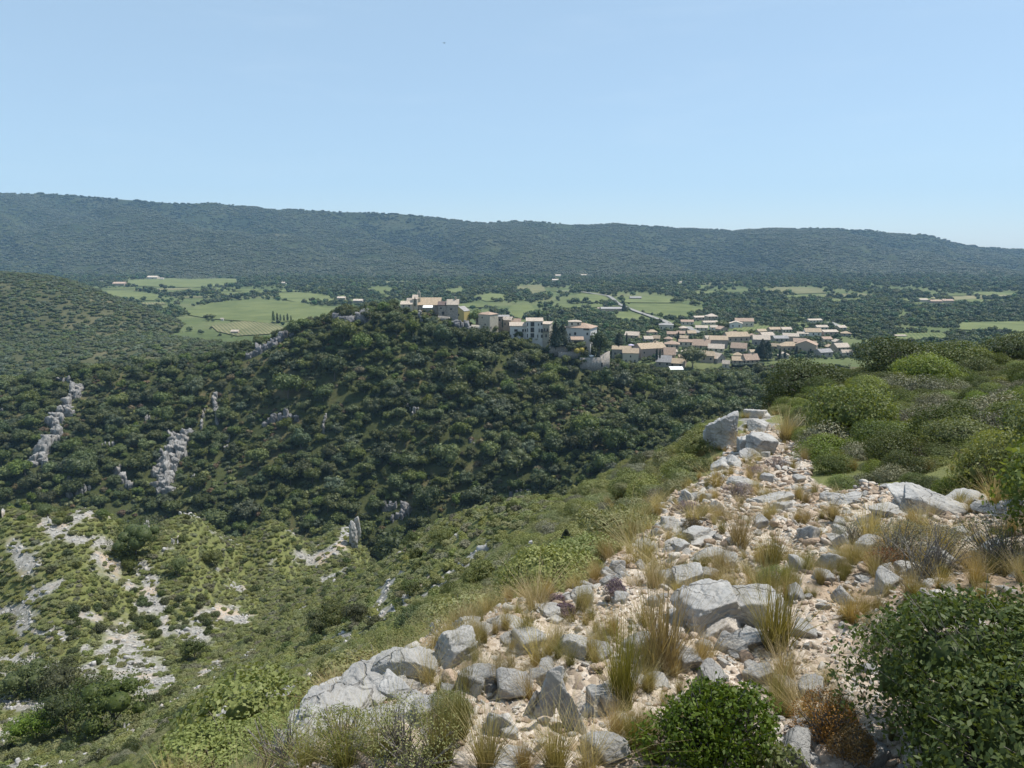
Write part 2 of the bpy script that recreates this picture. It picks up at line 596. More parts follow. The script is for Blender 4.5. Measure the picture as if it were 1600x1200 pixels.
def rough_near(X, Y, Z, b):
    """rocky relief of the bare crest: broken limestone ledges"""
    k = sstep(30, 18, Y) * b
    P = np.stack([X * 1.0, Y * 1.0, Z * 0], -1)
    w = 0.25 * np.stack([noise3(P * 1.4, 3), noise3(P * 1.4, 4), 0 * X], -1)
    Q = (P + w) * np.array([1.9, 1.1, 1])
    h = fbm(Q, 4, .5, 2.1, 9)
    ledge = np.floor(h * 5 + .5) / 5 * .55 + h * .45
    return k * (0.10 * ledge + 0.02 * fbm(P * 9, 3, .55, 2.1, 10))


nu, nv = 760, 820
uu = np.linspace(-1.0, 1.25, nu)
vv = np.linspace(math.log(3.0), math.log(236.0), nv)
UU, VV = np.meshgrid(uu, vv)
GY = np.exp(VV) - 6
GX = UU * (GY + 6)
GZ = hill_z(GX, GY)
GB = bare(GX, GY, GZ)
GZ2 = GZ + rough_near(GX, GY, GZ, GB)
idx = np.arange(nu * nv).reshape(nv, nu)
GF = np.stack([idx[:-1, :-1].ravel(), idx[:-1, 1:].ravel(), idx[1:, 1:].ravel(), idx[1:, :-1].ravel()], -1)

t = NT('stony_ground')
co = t.coord()
b_ = t.attr('bare', 'Fac')
v1 = t.n('ShaderNodeTexVoronoi', Scale=26.0)
t.set(v1.inputs['Vector'], co)
v2 = t.n('ShaderNodeTexVoronoi', Scale=3.4)
t.set(v2.inputs['Vector'], co)
big = t.noise(0.55, 5, .6, co)
stone = t.ramp(v1.outputs['Color'], [(0.0, (0.20, 0.155, 0.12)), (0.3, (0.42, 0.345, 0.27)), (0.6, (0.56, 0.48, 0.40)), (1.0, (0.66, 0.61, 0.55))])
earth = t.ramp(t.noise(5, 8, .75, co), [(0.3, (0.17, 0.115, 0.075)), (0.5, (0.33, 0.245, 0.175)), (0.7, (0.48, 0.37, 0.275))])
near_c = t.mix(sstep_node(t, big, .40, .62), stone, earth)
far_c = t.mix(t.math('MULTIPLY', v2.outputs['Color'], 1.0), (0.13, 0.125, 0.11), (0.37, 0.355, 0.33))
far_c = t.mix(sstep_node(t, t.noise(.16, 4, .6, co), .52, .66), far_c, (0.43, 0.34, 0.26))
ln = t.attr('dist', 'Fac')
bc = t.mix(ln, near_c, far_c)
veg = t.ramp(t.noise(1.3, 6, .65, co), [(0.25, (0.085, 0.098, 0.032)), (0.55, (0.140, 0.150, 0.052)), (0.8, (0.20, 0.185, 0.085))])
c_ = t.mix(b_, veg, bc)
hgt = t.math('ADD', t.math('MULTIPLY', v1.outputs['Distance'], -0.7), t.noise(30, 6, .7, co))
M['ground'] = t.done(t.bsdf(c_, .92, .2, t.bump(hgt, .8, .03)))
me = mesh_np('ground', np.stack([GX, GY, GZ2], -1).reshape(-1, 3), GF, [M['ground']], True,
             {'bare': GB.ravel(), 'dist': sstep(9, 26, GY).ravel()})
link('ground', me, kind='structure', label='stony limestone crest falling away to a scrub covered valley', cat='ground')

# ------------------------------------------------------------------ terrain 2: the wooded village hill
VH = []
for px, py, Y in [(-300, 780, 262), (0, 780, 270), (300, 790, 280), (480, 830, 268), (650, 850, 260), (800, 830, 255), (950, 780, 255), (1100, 725, 262), (1250, 680, 270),
                  (-300, 660, 330), (0, 645, 330), (80, 602, 352), (150, 588, 360), (250, 572, 370), (350, 562, 378), (400, 541, 382), (460, 521, 384), (530, 494, 388), (570, 493, 390), (640, 480, 392), (700, 496, 388), (760, 520, 380),
                  (810, 530, 378), (860, 547, 374), (910, 560, 374), (955, 578, 372), (1060, 582, 412), (1180, 590, 415), (1300, 590, 420),
                  (640, 650, 318), (300, 680, 322), (950, 680, 300), (150, 690, 305), (480, 650, 325), (800, 660, 312), (1080, 650, 330), (1200, 640, 330)]:
    p = at(px, py, Y)
    VH.append((p.x, p.y, p.z))
for px, Y, z in [(-300, 215, -130), (0, 215, -132), (300, 222, -134), (650, 205, -138), (950, 200, -132), (1250, 210, -125),
                 (-300, 400, -92), (0, 410, -88), (250, 440, -84), (400, 440, -80), (560, 440, -66), (660, 450, -64), (760, 440, -70), (860, 440, -78), (960, 440, -79), (1100, 500, -78), (1300, 500, -78),
                 (0, 520, -108), (300, 520, -104), (660, 530, -98), (900, 530, -95), (1300, 560, -95)]:
    a, _ = ray(px, 560)
    VH.append((float(a) * Y, Y, z))
VH = np.array(VH)


def vdom(X, Y):
    return np.stack([np.asarray(X) / 260.0, np.asarray(Y) / 170.0], -1)


_t2 = TPS(vdom(VH[:, 0], VH[:, 1]), VH[:, 2] / 100, 1e-3)


def vhill_z(X, Y):
    X, Y = np.asarray(X, float), np.asarray(Y, float)
    z = _t2(vdom(X.ravel(), Y.ravel())).reshape(X.shape) * 100
    return z + 2.2 * n2(X, Y, 32, 4, 71) * sstep(372, 330, Y)


def plain_z(X, Y):
    X, Y = np.asarray(X, float), np.asarray(Y, float)
    z = -80.5 + 7.5 * sstep(0, 120, X) * sstep(900, 560, Y) + 1.5 * n2(X, Y, 260, 2, 81)
    z = z - 10 * sstep(60, -260, X) * sstep(800, 560, Y)
    return z - 26 * sstep(470, 400, Y)


def grid_terrain(name, fn, xs, ys, mat, attrs=None, **kw):
    X, Y = np.meshgrid(xs, ys)
    Z = fn(X, Y)
    n_, m_ = len(xs), len(ys)
    ix = np.arange(n_ * m_).reshape(m_, n_)
    Fq = np.stack([ix[:-1, :-1].ravel(), ix[:-1, 1:].ravel(), ix[1:, 1:].ravel(), ix[1:, :-1].ravel()], -1)
    me_ = mesh_np(name, np.stack([X, Y, Z], -1).reshape(-1, 3), Fq, [mat], True, attrs(X, Y, Z) if attrs else None)
    return link(name, me_, kind='structure', **kw)


t = NT('wooded_hill_soil')
co = t.coord()
g_ = t.noise(.035, 5, .62, co)
c_ = t.ramp(g_, [(0.34, (0.040, 0.050, 0.018)), (0.54, (0.065, 0.072, 0.028)), (0.66, (0.13, 0.11, 0.058)), (0.82, (0.22, 0.175, 0.11))])
c_ = t.mix(.5, c_, t.ramp(t.noise(.7, 5, .7, co), [(0.3, (0.4, 0.4, 0.4)), (0.7, (1.4, 1.4, 1.4))]), 'MULTIPLY')
M['hill_soil'] = t.done(t.bsdf(c_, .95, .1, t.bump(t.noise(.8, 6, .7, co), .8, .5)))
grid_terrain('hill', vhill_z, np.linspace(-420, 330, 250), np.linspace(200, 530, 130), M['hill_soil'], label='steep wooded hill carrying the old village', cat='hill')


# ------------------------------------------------------------------ terrain 3: dark scrub hill beyond, on the photo's left edge
DH = []
for px, py, Y in [(-250, 425, 930), (0, 432, 900), (70, 434, 900), (130, 446, 890), (190, 468, 830), (250, 496, 740), (330, 532, 620), (380, 556, 560), (420, 575, 540),
                  (-250, 520, 660), (0, 520, 660), (120, 520, 660), (220, 535, 610), (0, 610, 490), (120, 600, 490), (250, 580, 500), (-250, 610, 480)]:
    p = at(px, py, Y)
    DH.append((p.x, p.y, p.z))
for px, Y, z in [(-250, 1100, -50), (0, 1080, -60), (130, 1040, -76), (190, 980, -90), (250, 880, -94), (330, 740, -98), (420, 680, -102), (500, 560, -108), (500, 700, -112), (0, 1250, -90), (-250, 1300, -90), (200, 1200, -110),
                 (-250, 420, -112), (0, 430, -112), (250, 440, -110), (420, 450, -112)]:
    a, _ = ray(px, 520)
    DH.append((float(a) * Y, Y, z))
DH = np.array(DH)
_t3 = TPS(np.stack([DH[:, 0] / 500, DH[:, 1] / 400], -1), DH[:, 2] / 100, 1e-3)


def dhill_z(X, Y):
    X, Y = np.asarray(X, float), np.asarray(Y, float)
    z = _t3(np.stack([X.ravel() / 500, Y.ravel() / 400], -1)).reshape(X.shape) * 100
    return z + 2.0 * n2(X, Y, 70, 3, 91)


t = NT('scrub_hill_soil')
co = t.coord()
c_ = t.ramp(t.noise(.02, 5, .65, co), [(0.3, (0.045, 0.052, 0.025)), (0.55, (0.085, 0.085, 0.042)), (0.75, (0.15, 0.13, 0.075))])
M['scrub_soil'] = t.done(t.bsdf(c_, .95, .1, t.bump(t.noise(.35, 6, .7, co), .8, 1.0)))
grid_terrain('scrub_hill', dhill_z, np.linspace(-1000, -110, 120), np.linspace(430, 1260, 120), M['scrub_soil'], label='low rounded hill covered with dark green scrub', cat='hill')

# ------------------------------------------------------------------ terrain 4: the valley plain
t = NT('valley_ground')
co = t.coord()
c_ = t.ramp(t.noise(.009, 4, .6, co), [(0.3, (0.066, 0.086, 0.034)), (0.5, (0.098, 0.122, 0.048)), (0.7, (0.145, 0.150, 0.072))])
c_ = t.mix(.4, c_, t.ramp(t.noise(.12, 5, .7, co), [(0.3, (0.5, 0.5, 0.5)), (0.7, (1.3, 1.3, 1.3))]), 'MULTIPLY')
M['valley'] = t.done(t.bsdf(c_, .95, .1))
grid_terrain('valley_plain', plain_z, np.linspace(-2600, 2800, 260), np.linspace(400, 2500, 200), M['valley'], label='green valley floor with vineyards and woods', cat='plain')

# ------------------------------------------------------------------ terrain 5: the long wooded mountain behind
SKY = [(-500, 300), (-200, 300), (0, 302), (80, 303), (180, 310), (280, 318), (330, 317), (430, 327), (520, 330), (610, 333), (660, 337), (700, 343), (760, 348), (800, 345), (840, 346), (900, 352), (960, 350),
       (1050, 356), (1150, 360), (1200, 357), (1300, 357), (1380, 362), (1450, 368), (1500, 380), (1540, 387), (1600, 390), (1800, 398), (2100, 400)]
BASE_Y, TOP_Y = 1850.0, 3300.0


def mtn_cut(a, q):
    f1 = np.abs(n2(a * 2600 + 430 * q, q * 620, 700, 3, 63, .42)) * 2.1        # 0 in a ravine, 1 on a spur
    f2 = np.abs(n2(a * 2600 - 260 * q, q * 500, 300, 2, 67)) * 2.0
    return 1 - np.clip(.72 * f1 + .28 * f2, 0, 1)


def mtn(a, tt):
    """mountain flank, tt 0 at the foot, 1 on the skyline, up to 1.25 behind"""
    px_line = np.interp(a, [float(ray(p, q)[0]) for p, q in SKY], [p for p, q in SKY])
    s_top = np.interp(a, [float(ray(p, q)[0]) for p, q in SKY], [float(ray(p, q)[1]) for p, q in SKY])
    Y = BASE_Y + (TOP_Y - BASE_Y) * tt + 260 * n2(a * 900, tt * 0, 160, 3, 61) * (1 - tt)
    ztop = s_top * TOP_Y
    zb = plain_z(a * Y, Y) - 6
    q = np.clip(tt, 0, 1)
    prof = .38 * q + .62 * (q * q * (3 - 2 * q))
    # spurs running down toward the valley
    cut = mtn_cut(a, q)
    z = zb + (ztop - zb) * prof * (1 - .92 * cut * (1 - q ** 3.5))
    z = z + 9 * n2(a * 2600, q * 1300, 90, 3, 65) * np.sin(PI * q)
    z = z + 4 * n2(a * 2600, q * 900, 60, 3, 66) * (q >= .97)
    z = np.where(tt > 1, z - (tt - 1) * 900, z)
    return a * Y, Y, z


ma = np.linspace(-1.25, 1.35, 700)
mt = np.linspace(-.04, 1.28, 200)
A_, T_ = np.meshgrid(ma, mt)
MX, MY, MZ = mtn(A_, T_)
ix = np.arange(len(ma) * len(mt)).reshape(len(mt), len(ma))
Fq = np.stack([ix[:-1, :-1].ravel(), ix[:-1, 1:].ravel(), ix[1:, 1:].ravel(), ix[1:, :-1].ravel()], -1)
t = NT('mountain_woods')
co = t.coord()
c_ = t.ramp(t.noise(.006, 5, .6, co), [(0.3, (0.028, 0.040, 0.018)), (0.5, (0.045, 0.056, 0.024)), (0.70, (0.075, 0.078, 0.042)), (0.84, (0.15, 0.13, 0.10))])
c_ = t.mix(.6, c_, t.ramp(t.noise(.07, 5, .7, co), [(0.35, (0.45, 0.45, 0.45)), (0.65, (1.4, 1.4, 1.4))]), 'MULTIPLY')
M['mountain'] = t.done(t.bsdf(c_, .95, .1, t.bump(t.noise(.06, 5, .7, co), 1.0, 5.0)))
me = mesh_np('mountain', np.stack([MX, MY, MZ], -1).reshape(-1, 3), Fq, [M['mountain']], True)
link('mountain', me, kind='structure', label='long wooded mountain closing the valley', cat='mountain')


def pl(px, py):
    """point of the valley plain under a photo pixel"""
    h = hit(plain_z, px, py, 430, 2600, 700)
    return h


# fields and roads lie on the plain as thin sheets
def field_mat(name, a, b, rows, ang):
    t = NT(name)
    co = t.coord()
    mp = t.n('ShaderNodeMapping', Rotation=(0, 0, ang))
    t.set(mp.inputs['Vector'], co)
    w = t.n('ShaderNodeTexWave', Scale=rows, Distortion=1.2, Detail=2)
    t.set(w.inputs['Vector'], mp.outputs[0])
    n_ = t.noise(.03, 4, .6, co)
    c = t.mix(w.outputs['Fac'], a, b)
    c = t.mix(.6, c, t.ramp(n_, [(0.3, (.5, .56, .48)), (0.7, (1.3, 1.2, 1.15))]), 'MULTIPLY')
    return t.done(t.bsdf(c, .95, .1))


FM = [field_mat('vineyard_rows', (0.090, 0.120, 0.044), (0.150, 0.165, 0.070), .10, .4), field_mat('meadow', (0.112, 0.142, 0.054), (0.155, 0.170, 0.074), .03, 1.2),
      field_mat('young_vineyard', (0.105, 0.122, 0.052), (0.205, 0.185, 0.11), .09, -.5)]
FIELDS = [([(196, 438), (300, 434), (372, 436), (372, 446), (300, 450), (200, 447)], 1), ([(165, 463), (168, 455), (220, 457), (255, 462), (240, 470), (190, 468)], 1),
          ([(288, 486), (330, 474), (400, 468), (470, 473), (530, 487), (525, 498), (420, 506), (330, 499), (295, 493)], 0), ([(330, 510), (380, 503), (430, 507), (445, 514), (420, 523), (370, 526), (340, 519)], 2),
          ([(432, 458), (470, 457), (515, 463), (522, 472), (470, 474), (440, 468)], 1), ([(400, 475), (440, 474), (470, 482), (440, 488), (400, 487)], 0), ([(745, 466), (765, 458), (790, 461), (788, 470), (760, 472)], 1),
          ([(802, 456), (812, 447), (848, 445), (853, 455), (830, 460)], 2), ([(788, 492), (800, 478), (830, 476), (838, 490), (815, 499)], 0), ([(898, 472), (902, 460), (940, 461), (953, 470), (930, 474)], 1),
          ([(968, 473), (972, 465), (1030, 464), (1062, 468), (1050, 474)], 1), ([(978, 476), (1062, 475), (1103, 482), (1100, 493), (1060, 499), (1020, 492), (985, 484)], 0), ([(961, 498), (968, 487), (1000, 492), (1015, 500), (985, 504)], 1),
          ([(1140, 519), (1150, 511), (1205, 510), (1200, 521), (1170, 524)], 0), ([(1220, 512), (1225, 505), (1262, 506), (1262, 513)], 1), ([(1190, 458), (1212, 449), (1280, 450), (1290, 458), (1240, 460)], 2),
          ([(1495, 516), (1500, 505), (1600, 503), (1640, 514), (1600, 520)], 1), ([(1395, 532), (1400, 522), (1470, 521), (1490, 529), (1450, 534)], 0), ([(1085, 452), (1092, 446), (1112, 446), (1110, 453)], 1),
          ([(560, 455), (590, 448), (625, 452), (600, 460)], 0), ([(1290, 475), (1300, 468), (1345, 467), (1350, 474)], 0), ([(690, 455), (720, 450), (735, 457), (710, 462)], 1)]
FW = []
OPEN = [[(165, 437), (380, 434), (410, 452), (540, 458), (560, 490), (440, 526), (330, 512), (165, 470)], [(690, 448), (870, 442), (960, 462), (950, 486), (800, 500), (700, 478)], [(955, 463), (1085, 462), (1110, 484), (1230, 500), (1290, 490), (1290, 512), (1050, 508), (960, 488)],
        [(1130, 505), (1290, 498), (1270, 516), (1140, 524)], [(1180, 446), (1310, 446), (1340, 466), (1300, 474), (1190, 462)], [(1340, 505), (1700, 498), (1700, 540), (1380, 540)], [(1420, 462), (1560, 458), (1580, 476), (1430, 480)], [(545, 444), (640, 440), (640, 462), (560, 464)], [(1040, 440), (1140, 442), (1140, 458), (1060, 458)]]
gf = np.random.default_rng(17)
MAN = [[(p.x, p.y) for p in (pl(x, y) for x, y in poly) if p] for poly, _ in FIELDS]
AUTO = []
ca, sa = math.cos(.35), math.sin(.35)
for i in range(-22, 24):
    for j in range(2, 42):
        u0, v0 = i * 96 + (j % 2) * 40, j * 62
        cu = np.array([(u0, v0), (u0 + 88, v0), (u0 + 88, v0 + 54), (u0, v0 + 54)], float) + gf.normal(size=(4, 2)) * 6
        xy = np.stack([cu[:, 0] * ca - cu[:, 1] * sa, cu[:, 0] * sa + cu[:, 1] * ca], 1)
        c = xy.mean(0)
        if not 470 < c[1] < 1900:
            continue
        qx, qy = proj(xy[:, 0], xy[:, 1], plain_z(xy[:, 0], xy[:, 1]))
        if not any(in_poly(np.array([qx.mean()]), np.array([qy.mean()]), o)[0] for o in OPEN) or gf.random() < .16:
            continue
        if any(in_poly(np.r_[xy[:, 0], c[0]], np.r_[xy[:, 1], c[1]], m_).any() or in_poly(np.array([p[0] for p in m_]), np.array([p[1] for p in m_]), xy.tolist()).any() for m_ in MAN):
            continue
        AUTO.append((xy, int(gf.choice(4, p=[.34, .26, .22, .18]))))
FM.append(field_mat('stubble_field', (0.20, 0.185, 0.10), (0.26, 0.24, 0.14), .05, .9))
print('fields', len(AUTO))
for poly, kind in [(p, k) for p, k in FIELDS] + AUTO:
    if isinstance(poly, list):
        P = [p for p in (pl(x, y) for x, y in poly) if p]
    else:
        P = [Vector((x, y, 0)) for x, y in poly]
    cen = sum((Vector(p) for p in P), Vector()) / len(P)
    rim, k = [], 10
    for i in range(len(P)):
        for j in range(k):
            q = P[i].lerp(P[(i + 1) % len(P)], j / k)
            rim.append((q.x, q.y))
    FW.append(rim)
    V = [(cen.x, cen.y)] + rim
    rings = 6
    V, Fc = [], []
    for r_ in range(1, rings + 1):
        for (x, y) in rim:
            V.append((cen.x + (x - cen.x) * r_ / rings, cen.y + (y - cen.y) * r_ / rings))
    n_ = len(rim)
    V.append((cen.x, cen.y))
    V = np.array(V)
    Z = plain_z(V[:, 0], V[:, 1]) + .9
    q4 = [(r_ * n_ + i, r_ * n_ + (i + 1) % n_, (r_ + 1) * n_ + (i + 1) % n_, (r_ + 1) * n_ + i) for r_ in range(rings - 1) for i in range(n_)]
    t3 = [(len(V) - 1, (i + 1) % n_, i) for i in range(n_)]
    link('field', mesh_np('field', np.c_[V, Z], [np.array(q4), np.array(t3)], [FM[kind]], True), kind='structure', label='green vineyard field on the valley floor', cat='field', group='fields on the valley floor')

ROADS = [[(950, 463), (958, 468), (967, 476), (985, 484), (1010, 493), (1036, 502), (1046, 507)], [(870, 455), (910, 457), (950, 463)], [(120, 438), (150, 439), (190, 442)], [(1075, 512), (1080, 516), (1092, 522)], [(1296, 505), (1315, 513)]]
RW = []
for rd in ROADS:
    P = [pl(x, y) for x, y in rd]
    P = [p for p in P if p]
    pts = []
    for i in range(len(P) - 1):
        for j in range(8):
            pts.append(P[i].lerp(P[i + 1], j / 8))
    pts.append(P[-1])
    RW.append([(p.x, p.y) for p in pts])
    V = []
    for i, p in enumerate(pts):
        d = (pts[min(i + 1, len(pts) - 1)] - pts[max(i - 1, 0)])
        d = Vector((-d.y, d.x, 0)).normalized() * 3.0
        for sgn in (-1, 1):
            x, y = p.x + d.x * sgn, p.y + d.y * sgn
            V.append((x, y, float(plain_z(np.array([x]), np.array([y]))[0]) + 1.3))
    Fq = [(2 * i, 2 * i + 1, 2 * i + 3, 2 * i + 2) for i in range(len(pts) - 1)]
    link('road', mesh_np('road', np.array(V), np.array(Fq), [M['road']]), kind='structure', label='pale country road crossing the vineyards', cat='road', group='roads on the valley floor')
# ------------------------------------------------------------------ plant builders
def perp(N, g):
    t_ = np.cross(N, g.normal(size=N.shape))
    return t_ / (np.linalg.norm(t_, axis=1, keepdims=True) + 1e-9)


def cards(C, N, L, Wd, g, fold=0.0):
    """one leaf-shaped face per point: kite with its blade across N"""
    n = len(C)
    N = N / (np.linalg.norm(N, axis=1, keepdims=True) + 1e-9)
    T = perp(N, g)
    B = np.cross(N, T)
    L = np.broadcast_to(L, n)[:, None]
    Wd = np.broadcast_to(Wd, n)[:, None]
    V = np.stack([C - T * L * .5, C + B * Wd * .5 + N * fold * Wd, C + T * L * .5, C - B * Wd * .5 + N * fold * Wd], 1).reshape(-1, 3)
    return V, np.arange(4 * n).reshape(n, 4)


def tube(pts, r0, r1, sides=5):
    pts = np.asarray(pts, float)
    n = len(pts)
    V = []
    for i in range(n):
        d = pts[min(i + 1, n - 1)] - pts[max(i - 1, 0)]
        d /= np.linalg.norm(d) + 1e-9
        a = np.cross(d, [0.3, 0.9, 0.2] if abs(d[2]) > .8 else [0, 0, 1])
        a /= np.linalg.norm(a) + 1e-9
        b = np.cross(d, a)
        r = r0 + (r1 - r0) * i / (n - 1)
        for k in range(sides):
            th = 2 * PI * k / sides
            V.append(pts[i] + r * (math.cos(th) * a + math.sin(th) * b))
    Fq = [(i * sides + k, i * sides + (k + 1) % sides, (i + 1) * sides + (k + 1) % sides, (i + 1) * sides + k) for i in range(n - 1) for k in range(sides)]
    return np.array(V), np.array(Fq)


class Parts:
    """gathers arrays for one mesh with several material slots"""
    def __init__(self):
        self.V, self.F, self.T, self.I, self.n = [], [], [], [], 0

    def add(self, V, Fc, tint, mi=0):
        self.V.append(V)
        self.F.append((np.asarray(Fc) + self.n, mi))
        self.T.append(np.broadcast_to(tint, len(V)))
        self.n += len(V)

    def mesh(self, name, mats, smooth=False):
        mi = np.concatenate([np.full(len(f), m) for f, m in self.F])
        return mesh_np(name, np.concatenate(self.V), [f for f, _ in self.F], mats, smooth, {'tint': np.concatenate(self.T)}, mi)


def lumps_in(g, n, rx, ry, rz, zc, lr):
    C, Rr = [], []
    for i in range(n):
        d = g.normal(size=3)
        d /= np.linalg.norm(d)
        if d[2] < -.35:
            d[2] *= -.6
        k = g.uniform(.35, .78)
        C.append(np.array([d[0] * rx * k, d[1] * ry * k, zc + d[2] * rz * k]))
        Rr.append(lr * g.uniform(.65, 1.2))
    return np.array(C), np.array(Rr)


def leafy(P, g, C, Rr, n_per, size, mi=0, core=.8, jit=.6, up=.25, fold=0.0, shell=(.78, 1.1), aspect=.62):
    """leaf faces spread over lumps of foliage, with a closed inner mass of the same leaves"""
    for c, r in zip(C, Rr):
        n = int(n_per * (r / Rr.mean()) ** 2)
        d = g.normal(size=(n, 3))
        d[:, 2] += up
        d /= np.linalg.norm(d, axis=1, keepdims=True)
        p = c + d * (r * g.uniform(shell[0], shell[1], n))[:, None] * np.array([1, 1, .86])
        keep = np.ones(n, bool)
        for c2, r2 in zip(C, Rr):
            if c2 is not c:
                keep &= ((p - c2) ** 2).sum(1) > (r2 * .72) ** 2
        p, d = p[keep], d[keep]
        if not len(p):
            continue
        lt = g.uniform(.0, .35)
        s = size * g.uniform(.7, 1.35, len(p))
        V, Fq = cards(p, d + jit * g.normal(size=d.shape), s, s * aspect, g, fold)
        P.add(V, Fq, np.repeat(np.clip(lt + g.uniform(0, .65, len(p)), 0, 1), 4), mi)
    if core:
        iv, if_ = ico(2)
        for c, r in zip(C, Rr):
            v = iv * (1 + .22 * noise3(iv * 2.2 + c * 3, 7))[:, None] * r * core * np.array([1, 1, .86]) + c
            P.add(v, if_, .35, mi)


def branchy(P, g, C, base_r, zt, mi=1, lean=.12):
    top = np.array([g.normal() * lean, g.normal() * lean, zt])
    mid = top * .55 + np.array([g.normal() * lean, g.normal() * lean, 0]) * .6
    V, Fq = tube([(0, 0, -.6), (0, 0, 0), mid, top], base_r, base_r * .45, 6)
    P.add(V, Fq, .5, mi)
    for c in C:
        V, Fq = tube([mid if g.random() < .5 else top, (top + c) / 2 + g.normal(size=3) * .12, c], base_r * .42, base_r * .12, 4)
        P.add(V, Fq, .5, mi)


def tree_mesh(name, seed, r, h, mat, nl=11, n_per=70, size=.62, flat=.72, core=.74):
    g = np.random.default_rng(seed)
    P = Parts()
    rz = r * flat
    zc = h - rz * 1.05
    C, Rr = lumps_in(g, nl, r, r, rz, zc, r * .42)
    C = np.vstack([C, [[0, 0, zc]]])
    Rr = np.r_[Rr, r * .5]
    leafy(P, g, C, Rr, n_per, size, core=core, shell=(.7, 1.16))
    branchy(P, g, C[:5], .16 * r / 3, zc * .8)
    return P.mesh(name, [mat, M['bark']])


def spire_mesh(name, seed, h, r, mat, n=900, size=.4, pw=.8, z0=.4):
    g = np.random.default_rng(seed)
    P = Parts()
    z = g.random(n) ** .85 * (h - z0) + z0
    q = (z - z0) / (h - z0)
    rad = r * np.clip(np.minimum(1, (1 - q) ** pw * 1.15), .03, 1) * np.minimum(1, q * 5 + .55) * g.uniform(.72, 1.12, n)
    th = g.random(n) * 2 * PI
    rad *= 1 + .22 * np.sin(th * 3 + z * 1.9 / max(r, .5))
    p = np.stack([rad * np.cos(th), rad * np.sin(th), z], 1)
    d = np.stack([np.cos(th), np.sin(th), np.full(n, .5)], 1)
    V, Fq = cards(p, d + .5 * g.normal(size=d.shape), size * g.uniform(.7, 1.3, n), size * .5, g)
    P.add(V, Fq, np.repeat(g.random(n), 4))
    zz = np.linspace(0, 1, 9)
    prof = r * .72 * np.minimum(1, (1 - zz) ** pw * 1.15) * np.minimum(1, zz * 5 + .5)
    k = 8
    V = np.array([(prof[i] * math.cos(2 * PI * j / k), prof[i] * math.sin(2 * PI * j / k), z0 + zz[i] * (h - z0) * .97) for i in range(9) for j in range(k)])
    Fq = np.array([(i * k + j, i * k + (j + 1) % k, (i + 1) * k + (j + 1) % k, (i + 1) * k + j) for i in range(8) for j in range(k)])
    P.add(V, Fq, .3)
    V, Fq = tube([(0, 0, -.5), (0, 0, z0 + h * .3)], .16, .1, 6)
    P.add(V, Fq, .5, 1)
    return P.mesh(name, [mat, M['bark']])


def shrub_mesh(name, seed, r, h, mat, nl=7, n_per=60, size=.1, core=.82, twigs=0, two=False, fold=0.0, aspect=.62, shell=(.78, 1.12)):
    """low mound of foliage; with two=True returns (foliage, stem) meshes"""
    g = np.random.default_rng(seed)
    P = Parts()
    C, Rr = lumps_in(g, nl, r, r, h * .55, h * .38, min(r * .5, h * .62))
    leafy(P, g, C, Rr, n_per, size, core=core, fold=fold, aspect=aspect, shell=shell)
    Q = Parts() if two else P
    for i in range(twigs):
        c = C[g.integers(len(C))]
        d = g.normal(size=3)
        d[2] = abs(d[2]) + .2
        d /= np.linalg.norm(d)
        e = c + d * Rr.mean() * g.uniform(.8, 1.15)
        b0 = np.array([g.normal() * r * .12, g.normal() * r * .12, -.05])
        V, Fq = tube([b0, b0 * .3 + c * .6 + g.normal(size=3) * .06 * r, e], .012 * max(r, .5), .003 * max(r, .5), 4)
        Q.add(V, Fq, .5, 0 if two else 1)
    if two:
        return P.mesh(name, [mat]), Q.mesh(name + '_stem', [M['twig']])
    return P.mesh(name, [mat, M['twig']])


def tuft_mesh(name, seed, n, h, r, mat, wid=.004, lean=.35, droop=.25):
    g = np.random.default_rng(seed)
    th = g.random(n) * 2 * PI
    rb = r * np.sqrt(g.random(n))
    base = np.stack([rb * np.cos(th), rb * np.sin(th), np.full(n, -.02)], 1)
    th2 = th + g.normal(size=n) * 1.2
    ln = np.abs(g.normal(size=n)) * lean
    H = h * g.uniform(.25, 1.05, n)
    seg = 5
    V = np.zeros((n, seg, 2, 3))
    sd = np.stack([-np.sin(th2 + g.normal(size=n) * .8), np.cos(th2), np.zeros(n)], 1)
    for k in range(seg):
        q = k / (seg - 1)
        out = ln * q + droop * g.uniform(.6, 1.4, n) * ln * q ** 2.5
        c = base + np.stack([np.cos(th2) * out * H, np.sin(th2) * out * H, H * (q - .18 * ln * q * q)], 1)
        w = wid * (1 - q * .85)
        V[:, k, 0] = c - sd * w
        V[:, k, 1] = c + sd * w
    V = V.reshape(-1, 3)
    ii = np.arange(n)[:, None] * seg * 2
    Fq = np.concatenate([np.stack([ii[:, 0] + 2 * k, ii[:, 0] + 2 * k + 1, ii[:, 0] + 2 * k + 3, ii[:, 0] + 2 * k + 2], 1) for k in range(seg - 1)])
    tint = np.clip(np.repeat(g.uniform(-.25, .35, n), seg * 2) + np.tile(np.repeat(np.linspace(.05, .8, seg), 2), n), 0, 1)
    return mesh_np(name, V, Fq, [mat], False, {'tint': tint})


